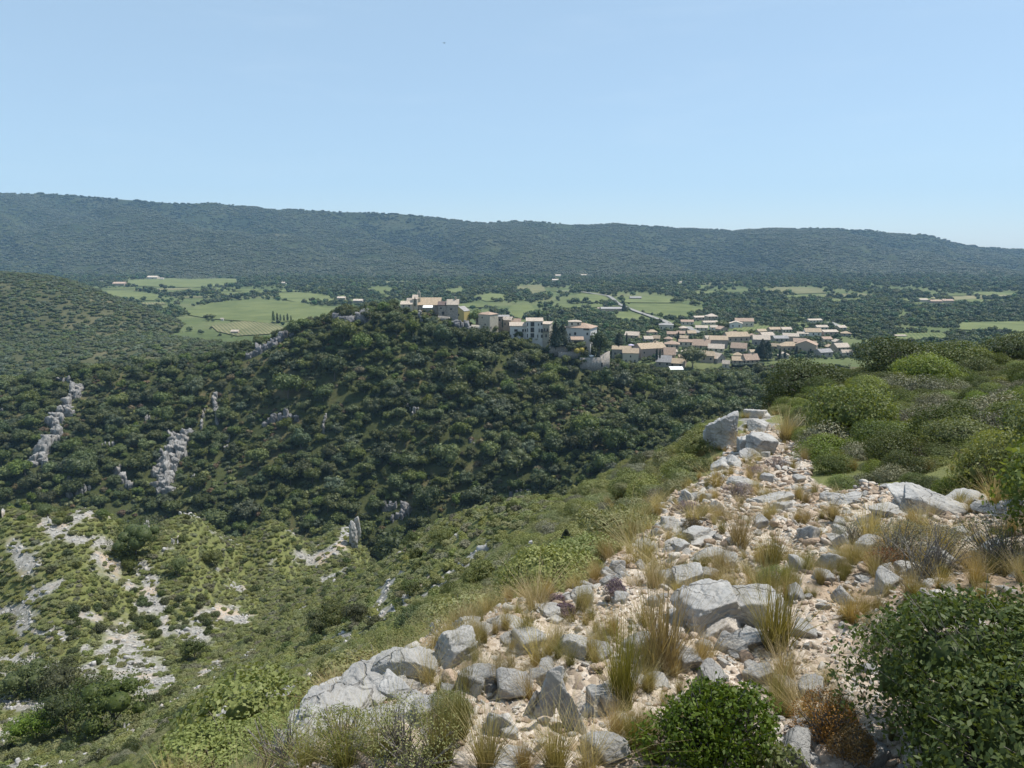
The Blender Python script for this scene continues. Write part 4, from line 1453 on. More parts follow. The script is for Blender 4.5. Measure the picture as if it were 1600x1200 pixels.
# ---- lower village on the flat ground: label, box (x0, x1, top, eave, base), roof, wall, tiles, turn, ratio, windows
LV = [
    ('two storey cream house at the near end of the lower village', 975, 998, 545, 552, 567, 'long', 'wall_cream', 'roof_tan', 0, .7, [(.5, .55, .9, 1.3), (.22, .1, .9, 1.3), (.78, .1, .9, 1.3)], 0),
    ('low house with yellowish roof behind the near cream house', 959, 986, 541.5, 546.5, 560, 'long', 'wall_stone', 'roof_tan', 0, .5, '3x1', 0),
    ('long farmhouse with tan roof, dark gable and brick chimney', 996, 1040, 537.6, 545.6, 562, 'long', 'wall_pink', 'roof_tan', .35, .6, [(.12, .55, .9, 1.3), (.12, .1, .9, 1.5), (.85, .62, 1.0, 1.4), (.6, .62, .9, 1.3), (.85, .1, 1.2, 2.0)], 1),
    ('small annex with reddish roof beside the long farmhouse', 1039, 1055, 543.6, 554, 563, 'long', 'wall_tan', 'roof_pink', 0, .9, '2x1', 0),
    ('dark stone barn with a grey roof in the lower village', 1028, 1052, 556.5, 566, 574, 'long', 'wall_stone', 'roof_grey', -.3, .9, '2x1', 0),
    ('tan roofed cottage above the white awning', 1048, 1075, 561.5, 568.5, 576, 'long', 'wall_tan', 'roof_tan', -.4, .8, '2x1', 0),
    ('bungalow with a pale broken roof among trees above the pine', 979, 1001, 519, 524.5, 530, 'long', 'wall_tan', 'roof_pale', -.35, .8, '3x1', 0),
    ('flat looking grey roofed house at the upper edge of the village', 1032, 1053, 505.6, 508.4, 517, 'hip', 'wall_cream', 'roof_grey', 0, .7, '3x1', 0),
    ('reddish hipped house behind the tall cypress', 1041, 1063, 533.6, 538.6, 546, 'hip', 'wall_tan', 'roof_pink', -.2, .8, '3x1', 0),
    ('low long house with salmon roof beside the round tree', 1063, 1084, 531, 534.6, 542, 'long', 'wall_cream', 'roof_pink', 0, .5, '3x1', 0),
    ('salmon roofed bungalow at the village top', 1066, 1083, 500, 503, 508.5, 'long', 'wall_cream', 'roof_pink', 0, .6, '3x1', 0),
    ('long brown walled shed at the village top', 1085, 1106, 494, 496.2, 501, 'long', 'wall_pink', 'roof_pale', 0, .5, '4x1', 0),
    ('tan two storey house with pale hipped roof at the village top', 1105, 1121, 490.8, 495, 503, 'hip', 'wall_tan', 'roof_pale', 0, .8, '3x2', 0),
    ('very long shed with a pale cream roof', 1100, 1121, 501.6, 504, 507.5, 'long', 'wall_cream', 'roof_pale', 0, .4, '4x1', 0),
    ('cream bungalow under the trees of the upper village', 1089, 1106, 509, 512.4, 517, 'long', 'wall_cream', 'roof_pale', 0, .6, '3x1', 0),
    ('tiny pale house half hidden by a bushy tree', 1111, 1121, 508.6, 511.6, 516, 'long', 'wall_white', 'roof_pale', 0, .7, '2x1', 0),
    ('white house with a big gable beside a pink roofed wing', 1143, 1162, 502.5, 506, 513.5, 'gable', 'wall_white', 'roof_pale', -.25, .8, '2x1', 0),
    ('pink roofed wing of the white gabled house', 1152, 1177, 497.8, 502.5, 512, 'long', 'wall_cream', 'roof_pink', 0, .5, '4x1', 0),
    ('brown walled barn with a tan roof in the village centre', 1112, 1138, 525.6, 531.6, 545, 'long', 'wall_stone', 'roof_tan', 0, .7, '2x1', 0),
    ('rambling farm with reddish double roof in the village centre', 1086, 1113, 531.6, 540.5, 547, 'long', 'wall_tan', 'roof_pink', -.35, .8, '3x1', 1),
    ('low wing with a pale roof in front of the brown barn', 1110, 1134, 538.5, 545, 551, 'long', 'wall_cream', 'roof_pale', -.3, .7, '3x1', 0),
    ('orange roofed house right of the big round tree', 1097, 1117, 549.8, 556, 567, 'long', 'wall_tan', 'roof_tan', 0, .7, '2x1', 0),
    ('house with a pale ridge roof falling to the right of the orange roof', 1115, 1134, 552.5, 560.5, 568, 'gable', 'wall_stone', 'roof_pale', .5, .9, '1x1', 0),
    ('pink roofed house with a white gable in the middle of the village', 1146, 1170, 536.8, 544.5, 553, 'long', 'wall_stone', 'roof_pink', -.45, .7, '2x1', 0),
    ('brown roofed low house behind the long dark hedge', 1147, 1168, 558, 563.6, 569, 'long', 'wall_tan', 'roof_tan', 0, .7, '3x1', 0),
    ('taller pink brown roof house behind the hedge', 1163, 1186, 554, 562.6, 569.5, 'long', 'wall_tan', 'roof_pink', 0, .7, '3x1', 1),
    ('wide house with a brown orange roof near the meadow', 1136, 1170, 519.8, 526.5, 536, 'long', 'wall_pink', 'roof_tan', 0, .5, '4x1', 0),
    ('small stone shed in front of the falling ridge roof', 1130, 1141, 563.6, 568.6, 577, 'long', 'wall_cream', 'roof_pale', -.3, .8, '1x1', 0),
    ('tan house at the back row beside the meadow', 1203, 1221, 511.8, 515, 521, 'long', 'wall_tan', 'roof_tan', 0, .6, '3x1', 0),
    ('pale house next in the back row', 1222, 1237, 511.6, 515, 521, 'long', 'wall_cream', 'roof_pale', 0, .7, '3x1', 0),
    ('low house with a pale whitish roof', 1248, 1263, 519, 521.6, 526, 'long', 'wall_white', 'roof_pale', 0, .5, '3x1', 0),
    ('long house with a tan roof and bluish wall', 1261, 1283, 513.6, 519, 526, 'long', 'wall_white', 'roof_tan', 0, .6, '3x1', 0),
    ('cream house highest on the right of the village', 1277, 1293, 508.4, 511.4, 517, 'long', 'wall_cream', 'roof_pale', 0, .6, '3x1', 0),
    ('red walled house with a pale pink roof at the village end', 1287, 1309, 515.8, 519, 525.5, 'long', 'wall_pink', 'roof_pale', 0, .6, '3x1', 0),
    ('long low farm building beyond the village beside the tree line', 1264, 1285, 498.6, 500.8, 505, 'long', 'wall_cream', 'roof_pale', 0, .5, '4x1', 0),
    ('pale roofed house in the back row of the village centre', 1190, 1210, 519.8, 524.5, 531, 'long', 'wall_stone', 'roof_pale', 0, .7, '3x1', 0),
    ('mauve walled house with a white front', 1227, 1249, 521.5, 526, 534, 'long', 'wall_pink', 'roof_pale', 0, .6, [(.3, .1, 1.4, 2.0, 'white'), (.7, .2, 1.2, 1.4)], 0),
    ('stone house with a pale roof behind the village firs', 1180, 1204, 524.6, 531, 543, 'long', 'wall_stone', 'roof_pale', -.2, .7, '3x1', 0),
    ('grey house with greenish roof between the back rows', 1211, 1231, 525, 529, 536, 'long', 'wall_stone', 'roof_grey', 0, .7, '3x1', 0),
    ('wide tan house behind the row of dark cypresses', 1222, 1249, 535, 541.5, 551, 'hip', 'wall_tan', 'roof_tan', 0, .6, '4x1', 0),
    ('pink roofed house with a pale right wing', 1243, 1262, 529.6, 535, 545, 'long', 'wall_tan', 'roof_pink', -.3, .8, '2x1', 0),
    ('large tan gabled house near the right of the village', 1250, 1282, 533, 540, 554, 'gable', 'wall_tan', 'roof_pink', -.5, .7, '2x1', 0),
    ('pale low ruin like house below the large gabled house', 1279, 1302, 546, 551, 559, 'long', 'wall_stone', 'roof_grey', .3, .7, '2x1', 0),
    ('isolated house with a double pale roof right of the village', 1306, 1328, 537, 543, 551, 'long', 'wall_tan', 'roof_pale', .2, .8, '3x1', 0),
    ('small cream shed below the isolated double roofed house', 1317, 1331, 547, 551, 557, 'long', 'wall_cream', 'roof_pale', 0, .6, '1x1', 0),
]
rl = random.Random(4)
for lb, x0, x1, yt, ye, yb, rf, wl, tl, rt_, ra, wn, chn in LV:
    rt_ = rt_ or rl.uniform(-.28, .28)
    xm = (x0 + x1) / 2
    x0, x1 = xm + (x0 - xm) * 1.14, xm + (x1 - xm) * 1.14
    house(lb, x0, x1, yt, ye, yb, None, rf, wl, tl, rt_, ra, wn, '', chn, sink=4, group='houses of the lower village')

# the many small houses that fill the village between the larger ones
taken = [((r[1] + r[2]) / 2, r[5], (r[2] - r[1]) / 2) for r in LV]
small = 0
for _ in range(900):
    x, y = rl.uniform(1000, 1325), rl.uniform(516, 566)
    if y > 566 - max(0, x - 1190) * .12 or y < 514 + max(0, 1100 - x) * .10:
        continue
    hw_ = rl.uniform(6, 9.5)
    if any(abs(x - tx) < (tw + hw_) * .95 and abs(y - ty) < 7.5 for tx, ty, tw in taken):
        continue
    taken.append((x, y, hw_))
    hh_ = rl.uniform(7, 10)
    house('small tan roofed house tucked between the larger houses of the lower village', x - hw_, x + hw_, y - hh_, y - hh_ * .56, y, None, rl.choice(['long', 'long', 'gable', 'hip']), rl.choice(['wall_cream', 'wall_tan', 'wall_stone', 'wall_pink']),
          rl.choice(['roof_tan', 'roof_tan', 'roof_pale', 'roof_pink']), rl.uniform(-.5, .5), rl.uniform(.6, .9), '2x1', '', 0, sink=4, group='small houses of the lower village')
    small += 1
    if small >= 30:
        break
print('small houses', small)
FARMS = [('long red roofed farm among fields far left', 176, 194, 440.6, 443.2, 446.5, 'roof_pink', 'wall_pink'), ('cream farmhouse at the foot of the mountain on the far left', 230, 245, 431, 433.2, 436, 'roof_pale', 'wall_cream'),
         ('tiny white hut beside the cream farmhouse', 249.5, 255, 434, 435, 437, 'roof_pale', 'wall_white'), ('small white farm above the meadow', 440, 447, 440.5, 441.8, 443.5, 'roof_pale', 'wall_white'),
         ('tan house between the trees left of the church', 527, 539, 463.5, 465.6, 469, 'roof_pale', 'wall_tan'), ('pale low house left of the church', 552, 566, 467.5, 470, 474, 'roof_pale', 'wall_stone'),
         ('white farm high on the far woods edge', 868, 876, 429, 430.6, 433, 'roof_pale', 'wall_white'), ('cream house under the white far farm', 863, 872, 436, 437.6, 440, 'roof_pale', 'wall_cream'),
         ('far white house with a dark roof side', 908, 917, 428.6, 430.4, 433, 'roof_pale', 'wall_white'), ('tiny far cream house in the wood clearing', 902, 906, 441, 442, 443.6, 'roof_pale', 'wall_cream'),
         ('long low mauve farm sheds beside the pale road', 940, 972, 480, 482.6, 486.5, 'roof_grey', 'wall_pink'), ('small white shed at the end of the farm sheds', 934, 940, 480.6, 482, 485, 'roof_pale', 'wall_white'),
         ('dark roofed barn beside the pale road', 985, 1002, 463.6, 465.2, 468, 'roof_grey', 'wall_tan'), ('pale farmhouse on the far right slope', 1438, 1450, 466.5, 468.6, 472, 'roof_pale', 'wall_cream'),
         ('reddish farmhouse in the woods far right', 1455, 1472, 468.5, 470.8, 475, 'roof_pink', 'wall_pink'), ('orange roofed farm at the far right end', 1474, 1490, 467.6, 470, 474, 'roof_pink', 'wall_tan'),
         ('white warehouse among the right fields', 1399, 1416, 523.4, 524.6, 527.5, 'roof_pale', 'wall_white'), ('lone cream house on the foot of the mountain', 1062, 1067, 440, 441.2, 443, 'roof_pale', 'wall_cream'),
         ('tan farm building in the left hollow', 361, 372, 515.6, 518, 522, 'roof_pale', 'wall_tan'), ('white hut beside the round trees in the left hollow', 345, 349, 497, 498.4, 501, 'roof_pale', 'wall_white')]
for lb, x0, x1, yt, ye, yb, tl, wl in FARMS:
    house(lb, x0, x1, yt, ye, yb, None, 'long', wl, tl, 0, .6, '', '', 0, sink=3, group='farms on the valley floor', name='farmhouse', cat='farmhouse')
# ------------------------------------------------------------------ rocks and cliffs on the far slopes
ROCKBOX = []


def cliff(label, px, py, w, h, fn, Y=None, mat='rock_far', depth=.7, lean=0.0, seed=1, n=2, sub=5, name='rock_outcrop', group='limestone outcrops on the slopes'):
    """rock whose foot shows at (px, py + h/2)"""
    if Y is None:
        p = hit(fn, px, py + h / 2, *((20, 230) if fn is hill_z else (215, 520)), 700)
        if p is None:
            return
    else:
        p = at(px, py + h / 2, Y)
    m = p.y / F * 1.05
    W_, H_ = w * m, h * m
    me_ = crag_mesh(name, seed, W_ * 1.15, W_ * depth, H_ * 1.15, M[mat])
    o = link(name, me_, (p.x, p.y + W_ * depth * .3, p.z + H_ * .35), (0, lean, random.uniform(-.3, .3)), label=label, cat='rock outcrop', group=group)
    ROCKBOX.append((px - w / 2, px + w / 2, py - h / 2, py + h / 2 * .8, p.y, 30))


def band(label, line, w, fn, mat='rock_far', seed=1, prot=1.0, name='rock_outcrop', group='limestone outcrops on the village hill', rng_=(215, 520)):
    pts = []
    for (x0, y0), (x1, y1) in zip(line[:-1], line[1:]):
        n_ = max(2, int(math.hypot(x1 - x0, (y1 - y0) * 1.4) / 6))
        for k in range(n_):
            pts.append((x0 + (x1 - x0) * k / n_, y0 + (y1 - y0) * k / n_))
    pts.append(line[-1])
    P = [p for p in (hit(fn, x, y, rng_[0], rng_[1], 500) for x, y in pts) if p]
    if not P:
        return
    # drop points that fell through to ground far behind
    P = [p for p in P if abs(p.y - P[0].y) < 70]
    m = P[0].y / F
    me_ = band_mesh(name, seed, [np.array(p[:]) for p in P], w * m, prot, M[mat])
    link(name, me_, P[0], label=label, cat='rock outcrop', group=group)
    for p in P[::2]:
        x, y = (float(v) for v in proj(p.x, p.y, p.z))
        ROCKBOX.append((x - w / 2, x + w / 2, y - 7, y + 5, p.y, 15))


CL = [('long slanting pale cliff band on the far left of the village hill', [(122, 608), (110, 625), (108, 642), (90, 660), (84, 682), (72, 702), (64, 728)], 17, 1.1), ('broad pale slanting cliff in the middle of the left slope', [(284, 684), (272, 704), (262, 724), (256, 748), (250, 772)], 24, 1.05),
      ('thin pale rock rib beside the broad slanting cliff', [(293, 682), (288, 700), (284, 718)], 7, .8), ('leaning rock pinnacle between the two pale cliffs', [(184, 732), (191, 746), (200, 764)], 11, 1.0), ('pale rock at the gorge edge on the left', [(106, 758), (107, 776)], 8, .8),
      ('grey slab at the gorge edge on the left', [(138, 766), (122, 774)], 8, .7), ('slender rock needle high on the left slope', [(334, 622), (339, 640), (342, 662)], 7, .85), ('thin rock rib beside the slender needle', [(318, 645), (315, 668)], 5, .6), ('short rock rib in the trees under the needle', [(357, 684), (352, 702)], 7, .7),
      ('grey rock wall among the trees below the crest', [(414, 664), (430, 656), (448, 652), (464, 656)], 10, .9), ('bright narrow rock in the middle of the slope', [(509, 650), (505, 676)], 5, .7), ('small bare rock patch below the church', [(638, 634), (644, 648), (654, 642)], 8, .5),
      ('grey crag on the crest left of the church', [(450, 526), (430, 538), (408, 550), (388, 560)], 12, .9), ('small pale rocks on the crest at the left end', [(88, 594), (112, 596)], 7, .7), ('dark cave rock low on the hill above the gorge', [(606, 796), (624, 790), (640, 798), (618, 812)], 14, 1.0),
      ('grey rock low on the hill right of the cave rock', [(802, 774), (822, 768)], 10, .9), ('thin pale rib on the right end of the slope', [(1097, 662), (1096, 690)], 4, .7), ('bare stone patch in the dry grass of the slope', [(730, 690), (740, 692)], 6, .4), ('small pale stones low on the hill', [(677, 766), (681, 776)], 5, .5),
      ('grey rock under the church garden', [(654, 490), (657, 504)], 7, .8), ('pale stone on the far left edge of the hill', [(0, 640), (8, 642)], 7, .6), ('small grey crag halfway up the left slope', [(230, 656), (242, 654)], 7, .6), ('pale block in the trees right of the broad cliff', [(303, 750), (298, 766)], 6, .7), ('small rock step in the left wood', [(160, 695), (178, 696)], 4, .5)]
for i, (lb, line, w, pr) in enumerate(CL):
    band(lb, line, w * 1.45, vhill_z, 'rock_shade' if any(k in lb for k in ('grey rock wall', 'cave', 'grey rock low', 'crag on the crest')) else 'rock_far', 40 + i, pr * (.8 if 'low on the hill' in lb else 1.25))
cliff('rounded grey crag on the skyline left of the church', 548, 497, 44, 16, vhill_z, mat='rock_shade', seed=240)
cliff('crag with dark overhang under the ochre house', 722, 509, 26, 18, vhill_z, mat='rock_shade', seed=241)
SPUR = [('flat topped rock step on the crest of the near spur', 196, 791, 42, 12), ('cluster of pale pinnacles on the spur crest', 295, 800, 30, 26), ('pale boulder pair on the spur crest', 410, 803, 26, 14), ('small white boulder on the spur crest', 371, 795, 14, 10),
        ('sharp dark edged fin at the end of the spur', 553, 833, 15, 46), ('pale rib inside the gorge mouth', 627, 849, 6, 14), ('pale rocks under the spur crest', 226, 812, 26, 14), ('rock in the middle of the spur', 233, 825, 14, 9), ('rock at the left border of the spur', 2, 800, 18, 16),
        ('long pale ledge on the spur crest', 150, 788, 36, 6), ('white stone above the fin scree', 462, 824, 10, 8), ('white stone high on the near green slope', 829, 857, 10, 20), ('broken stones right of the boulder pair', 358, 812, 20, 14), ('low stone in the green of the spur', 275, 848, 10, 8),
        ('stone beside the deep trees at the gully', 198, 1146, 16, 12)]
for i, (lb, x, y, w, h) in enumerate(SPUR):
    if h > 30 or i in (5, 11):
        cliff(lb, x, y, w, h, hill_z, mat='rock', lean=0, seed=80 + i, group='rocks on the near spur')
    else:
        band(lb, [(x - w * .4, y + h * .2), (x, y - h * .15), (x + w * .4, y + h * .2)], h * .8, hill_z, 'rock', 80 + i, .42 if h > 12 else .3, group='rocks on the near spur', rng_=(30, 230))

# ------------------------------------------------------------------ trees of the village hill
OAKS = [tree_mesh('oak_crown', 100 + i, r, h, M[m], nl, 115, sz) for i, (r, h, m, nl, sz) in enumerate([
    (3.8, 6.4, 'oak', 12, .62), (3.2, 5.6, 'oak', 10, .55), (4.4, 7.0, 'oak', 14, .66), (3.0, 6.2, 'oak', 9, .55), (3.6, 5.6, 'oak_pale', 11, .58), (3.4, 6.0, 'oak', 11, .5), (2.7, 3.6, 'oak_bright', 9, .5), (2.2, 2.6, 'dry', 8, .42), (3.9, 6.0, 'scrub_dark', 12, .6)])]
CONI = [spire_mesh('fir_crown', 130 + i, 9, 2.6, M['conifer'], 1100, .6, .75, .5) for i in range(2)]
CYPR = [spire_mesh('cypress_crown', 140 + i, 7.5, .75, M['conifer'], 800, .34, .45, .2) for i in range(2)]
POPL = [spire_mesh('poplar_crown', 145 + i, 9, 1.2, M['oak'], 800, .5, .5, .6) for i in range(2)]


def hides(px, py_top, Y, hw=0.0):
    for x0, x1, yt, yb, Yk in KEEP:
        if Y < Yk + 1.5 and x0 - 1 - hw * .7 < px < x1 + 1 + hw * .7 and py_top < yb - 2.5 and Y > Yk - 160:
            return True
    for x0, x1, yt, yb, Yk, dY in ROCKBOX:
        if Y < Yk + 1.5 and x0 + (x1 - x0) * .12 - hw * .3 < px < x1 - (x1 - x0) * .12 + hw * .3 and py_top < yb - (yb - yt) * .4 and Y > Yk - dY:
            return True
    return False


g = np.random.default_rng(5)
n = 26000
X = g.uniform(-340, 300, n)
Y = g.uniform(222, 475, n)
sc = g.choice([.42, .6, .8, 1.0, 1.3, 1.65], n, p=[.2, .22, .22, .18, .12, .06])
dry = n2(X, Y, 30, 4, 77)
Z = vhill_z(X, Y)
px, py = proj(X, Y, Z)
crest = sstep(.0, 1.0, (600 - py) / 60.0)
sc = sc * np.where(px < 420, .9, 1.18) * np.where((py < 590) & (px < 520), .72, 1.0)
keep = (g.random(n) > sstep(.30, .6, dry) * .8) & (py < 900) & (px > -60) & (px < 1330)
keep &= ~((Y > 395) & (px > 900)) & ~((Y > 382) & (px > 615) & (px < 955))
for k in np.nonzero(keep)[0]:
    ytop = proj(X[k], Y[k], Z[k] + 5.6 * sc[k])[1]
    if hides(px[k], ytop, Y[k], 3.4 * sc[k] * F / Y[k]):
        keep[k] = False
ii = np.nonzero(keep)[0]
ii = ii[darts(X[ii], Y[ii], 3.7 * sc[ii], g)]
print('hill trees', len(ii))
pick = g.choice(9, len(ii), p=[.17, .16, .11, .12, .12, .14, .05, .04, .09])
pick = np.where((dry[ii] > .16) & (g.random(len(ii)) < .35), 7, pick)
size = sc[ii] / Y[ii]
vis = (px[ii] > 0) & (px[ii] < 1130) & (py[ii] < 835) & (py[ii] > 500)
order = np.argsort(-(size * vis))
big = set(order[:230].tolist())
rot = zrot(len(ii), g, .05)
TREE_KIND = ['dark green round', 'dark green small', 'broad dark green', 'tall dark green', 'grey green', 'dense green', 'bright yellow green', 'dry brown', 'deep green wide']


def zone(x, y):
    if y < 590:
        return 'just below the houses of the old village' if x > 560 else 'near the crest of the hill'
    if x < 430:
        return 'among the pale cliffs of the hill'
    if y > 740:
        return 'low on the hill above the gorge'
    return 'in the middle of the hillside' if x < 860 else 'on the right part of the hillside'


for k in range(len(ii)):
    if k in big:
        i = ii[k]
        zn = zone(px[i], py[i])
        kd = TREE_KIND[pick[k]]
        link('tree', OAKS[pick[k]], (X[i], Y[i], Z[i] - .3), rot[k], (sc[i] * g.uniform(.9, 1.1), sc[i] * g.uniform(.9, 1.1), sc[i] * g.uniform(.85, 1.15)),
             label=f'{kd} tree of the wood {zn}', cat='tree', group=f'{kd} trees {zn}')
rest = np.array([k for k in range(len(ii)) if k not in big])
i = ii[rest]
scatter('hill_woods', np.stack([X[i], Y[i], Z[i] - .3], -1), rot[rest], np.repeat(sc[i][:, None], 3, 1), pick[rest], OAKS, 'dense oak wood covering the village hill', 'wood')
# undergrowth between the trees
n = 16000
X = g.uniform(-340, 300, n)
Y = g.uniform(225, 470, n)
Z = vhill_z(X, Y)
px, py = proj(X, Y, Z)
sc = g.uniform(.5, 1.25, n)
ok = (px > -60) & (px < 1330) & (py < 900)
UND = [shrub_mesh('undergrowth', 160 + i, 1.5, 1.5, M[m], 6, 40, .34) for i, m in enumerate(['oak', 'scrub_dark', 'oak_pale', 'scrub', 'dry'])]
for k in np.nonzero(ok)[0]:
    if hides(px[k], proj(X[k], Y[k], Z[k] + 1.2 * sc[k])[1], Y[k], 1.5 * sc[k] * F / Y[k]):
        ok[k] = False
X, Y, Z, sc = X[ok], Y[ok], Z[ok], sc[ok]
n = len(X)
pk = g.choice(5, n, p=[.3, .3, .18, .14, .08])
scatter('hill_undergrowth', np.stack([X, Y, Z - .15], -1), zrot(n, g), np.repeat(sc[:, None], 3, 1), pk, UND, 'low undergrowth between the oaks of the village hill', 'undergrowth')

# named trees about the village: label, mesh, px, py of the foot, height px, distance, width factor
NT_ = [('cypress', 'slim dark cypress against the church front', CYPR[0], 648.6, 479, 15, 384, .9), ('tree', 'bright yellow green tree between ochre house and old tower', OAKS[6], 742, 500, 17, 384, 1.2),
       ('cypress', 'thin cypress beside the tan gabled house', CYPR[1], 785.5, 512, 14, 381, 1.0), ('cypress', 'tall slim cypress behind the three storey white house', CYPR[0], 842, 505, 21, 392, .9), ('cypress', 'second slim cypress right of the tallest one', CYPR[1], 856, 508, 17, 392, .9),
       ('fir', 'big dark fir beside the bare side wall of the white wing', CONI[0], 868, 544, 42, 366, 1.0), ('fir', 'dark fir left of the pink roofed villa', CONI[1], 879, 542, 36, 367, 1.1), ('fir', 'small dark fir squeezed between two dark firs', CONI[0], 873.5, 541, 27, 364, 1.2),
       ('tree', 'brownish dark tree at the right corner of the villa', OAKS[8], 936, 553, 36, 364, .8), ('bush', 'bright yellow broom bush on the villa terrace', None, 904.5, 551, 8, 362.5, 1.0), ('tree', 'grey green tree on the terrace before the villa', OAKS[4], 893, 548, 14, 365, 1.2),
       ('tree', 'dark round tree on the terrace before the villa', OAKS[0], 908, 546, 13, 365, 1.2), ('pine', 'dark pine at the upper end of the lower village', CONI[1], 967, 541, 22, 440, 1.6), ('cypress', 'lone cypress in front of the reddish hipped house', CYPR[0], 1059.5, 537, 19, 560, 1.2),
       ('cypress', 'cypress at the bungalow above the pine', CYPR[1], 979, 535, 15, 520, 1.2), ('tree', 'big round bright green tree beside the orange roofed house', OAKS[2], 1082, 573, 31, 452, 1.15), ('cypress', 'pair of thin cypresses, the taller, at the long farmhouse', CYPR[0], 1026, 563, 19, 455, 1.2),
       ('cypress', 'pair of thin cypresses, the shorter, at the long farmhouse', CYPR[1], 1031, 560, 15, 455, 1.2), ('fir', 'large dark fir in the village right of the white gable house', CONI[0], 1190, 562, 33, 470, 1.0), ('fir', 'broad dark fir beside the large village fir', CONI[1], 1199, 562, 30, 470, 1.3),
       ('fir', 'smaller dark fir at the left of the large village fir', CONI[1], 1183, 560, 20, 470, 1.3), ('cypress', 'leftmost dark cypress of the row before the wide tan house', CYPR[0], 1218, 561, 17, 470, 1.6), ('cypress', 'second dark cypress of the row before the wide tan house', CYPR[1], 1226, 560, 14, 470, 1.6),
       ('cypress', 'dark cypress between wide tan house and large gabled house', CYPR[0], 1244, 559, 19, 480, 1.7), ('cypress', 'rightmost dark cypress below the large gabled house', CYPR[1], 1263, 561, 14, 480, 1.7), ('tree', 'tall dark tree at the right edge of the village', OAKS[2], 1344, 561, 26, 480, 1.0),
       ('pine', 'dark pine beside the pink roofed wing', CONI[0], 1181, 511, 15, 760, 1.4), ('tree', 'bushy green tree amid the village top sheds', OAKS[0], 1129, 517, 16, 680, 1.3), ('tree', 'dark tree below the salmon bungalow', OAKS[1], 1084, 516, 10, 690, 1.3), ('tree', 'lone round tree in the large green vineyard', OAKS[0], 1054, 474, 9, 1050, 1.3),
       ('tree', 'second round tree touching the lone vineyard tree', OAKS[3], 1065, 474, 7, 1050, 1.3), ('fir', 'pointed dark tree at the bend of the pale road', CONI[1], 975, 487, 14, 900, 1.2), ('tree', 'small bush tree at the road in the vineyard', OAKS[1], 1005, 489, 5, 860, 1.3)]
for nm, lb, m_, x, y, hp, Yd, wf in NT_:
    if m_ is None:
        m_ = shrub_mesh('broom_bush', 171, 2.2, 2.0, M['yellow'], 8, 60, .3)
        h0 = 2.0
    else:
        h0 = max(v.co.z for v in m_.vertices)
    p = at(x, y, Yd)
    s = hp * Yd / F * 1.03 / h0
    link(nm, m_, p, (0, 0, g.uniform(0, 6)), (s * wf, s * wf, s), label=lb, cat=nm)
for k, x in enumerate([427.5, 433.5, 438.5, 444, 449.5, 455]):
    hp = [16, 13, 11, 10, 12, 9][k]
    p = pl(x, 502)
    s = hp * p.y / F * 1.03 / 9
    link('poplar', POPL[k % 2], p, (0, 0, k), (s * 1.1, s * 1.1, s), label='slim dark poplar in the row along the big left vineyard', cat='poplar', group='row of poplars along the vineyard')
# long clipped hedge
p0, p1 = at(1146, 575, 455), at(1191, 573, 455)
Pm = Parts()
gh = np.random.default_rng(3)
nh = 26
hc = np.array([[p0.x + (p1.x - p0.x) * k / nh, p0.y + gh.normal() * .2, p0.z + (p1.z - p0.z) * k / nh + 1.6] for k in range(nh + 1)])
leafy(Pm, gh, hc - np.array(p0[:]), np.full(nh + 1, 1.75), 60, .4)
link('hedge', Pm.mesh('hedge', [M['conifer'], M['bark']]), p0, label='long dark clipped hedge below two brown roofed houses', cat='hedge')

# ------------------------------------------------------------------ scrub hill on the left, valley woods, mountain woods
FARB = [shrub_mesh('far_bush', 180 + i, 2.6, 2.4, M[m], 6, 34, .7, core=.86) for i, m in enumerate(['scrub_dark', 'oak', 'oak_pale', 'scrub_dark'])]
n = 26000
X = g.uniform(-980, -115, n)
Y = g.uniform(450, 1010, n)
Z = dhill_z(X, Y)
px, py = proj(X, Y, Z)
sc = g.uniform(.45, 1.25, n)
ok = (px > -40) & (px < 440) & (Z > plain_z(X, Y) - 2) & (py < 660)
ok &= g.random(n) > .5 * sstep(.15, .5, n2(X, Y, 60, 3, 93))
X, Y, Z, sc = X[ok], Y[ok], Z[ok], sc[ok]
n = len(X)
print('scrub hill', n)
scatter('hill_scrub', np.stack([X, Y, Z - .3], -1), zrot(n, g), np.stack([sc * 1.15, sc * 1.15, sc * .85], -1), g.choice(4, n, p=[.35, .3, .2, .15]), FARB, 'dense dark green scrub covering the low left hill', 'scrub')

FART = [tree_mesh('far_tree', 190 + i, 4.2, h, M[m], 7, 30, 1.25) for i, (m, h) in enumerate([('far_tree', 7), ('far_tree', 5.6), ('oak_pale', 6), ('oak', 7)])]


def in_any(x, y, polys):
    m_ = np.zeros(len(x), bool)
    for q in polys:
        m_ |= in_poly(x, y, q)
    return m_


def place_woods(n, xr, yr, dens, seed):
    g = np.random.default_rng(seed)
    # even in the picture rather than on the ground: nearer strips get more trees
    Y = np.exp(g.uniform(math.log(yr[0]), math.log(yr[1]), n))
    X = g.uniform(xr[0], xr[1], n) * Y
    ok = ~in_any(X, Y, FW)
    for q in RW:
        ok &= d_line(X, Y, q) > 7
    Z = plain_z(X, Y)
    w = n2(X, Y * .55, 70, 3, 101)
    ok &= (w > dens(X, Y)) | (g.random(n) < .035)
    return X[ok], Y[ok], Z[ok]


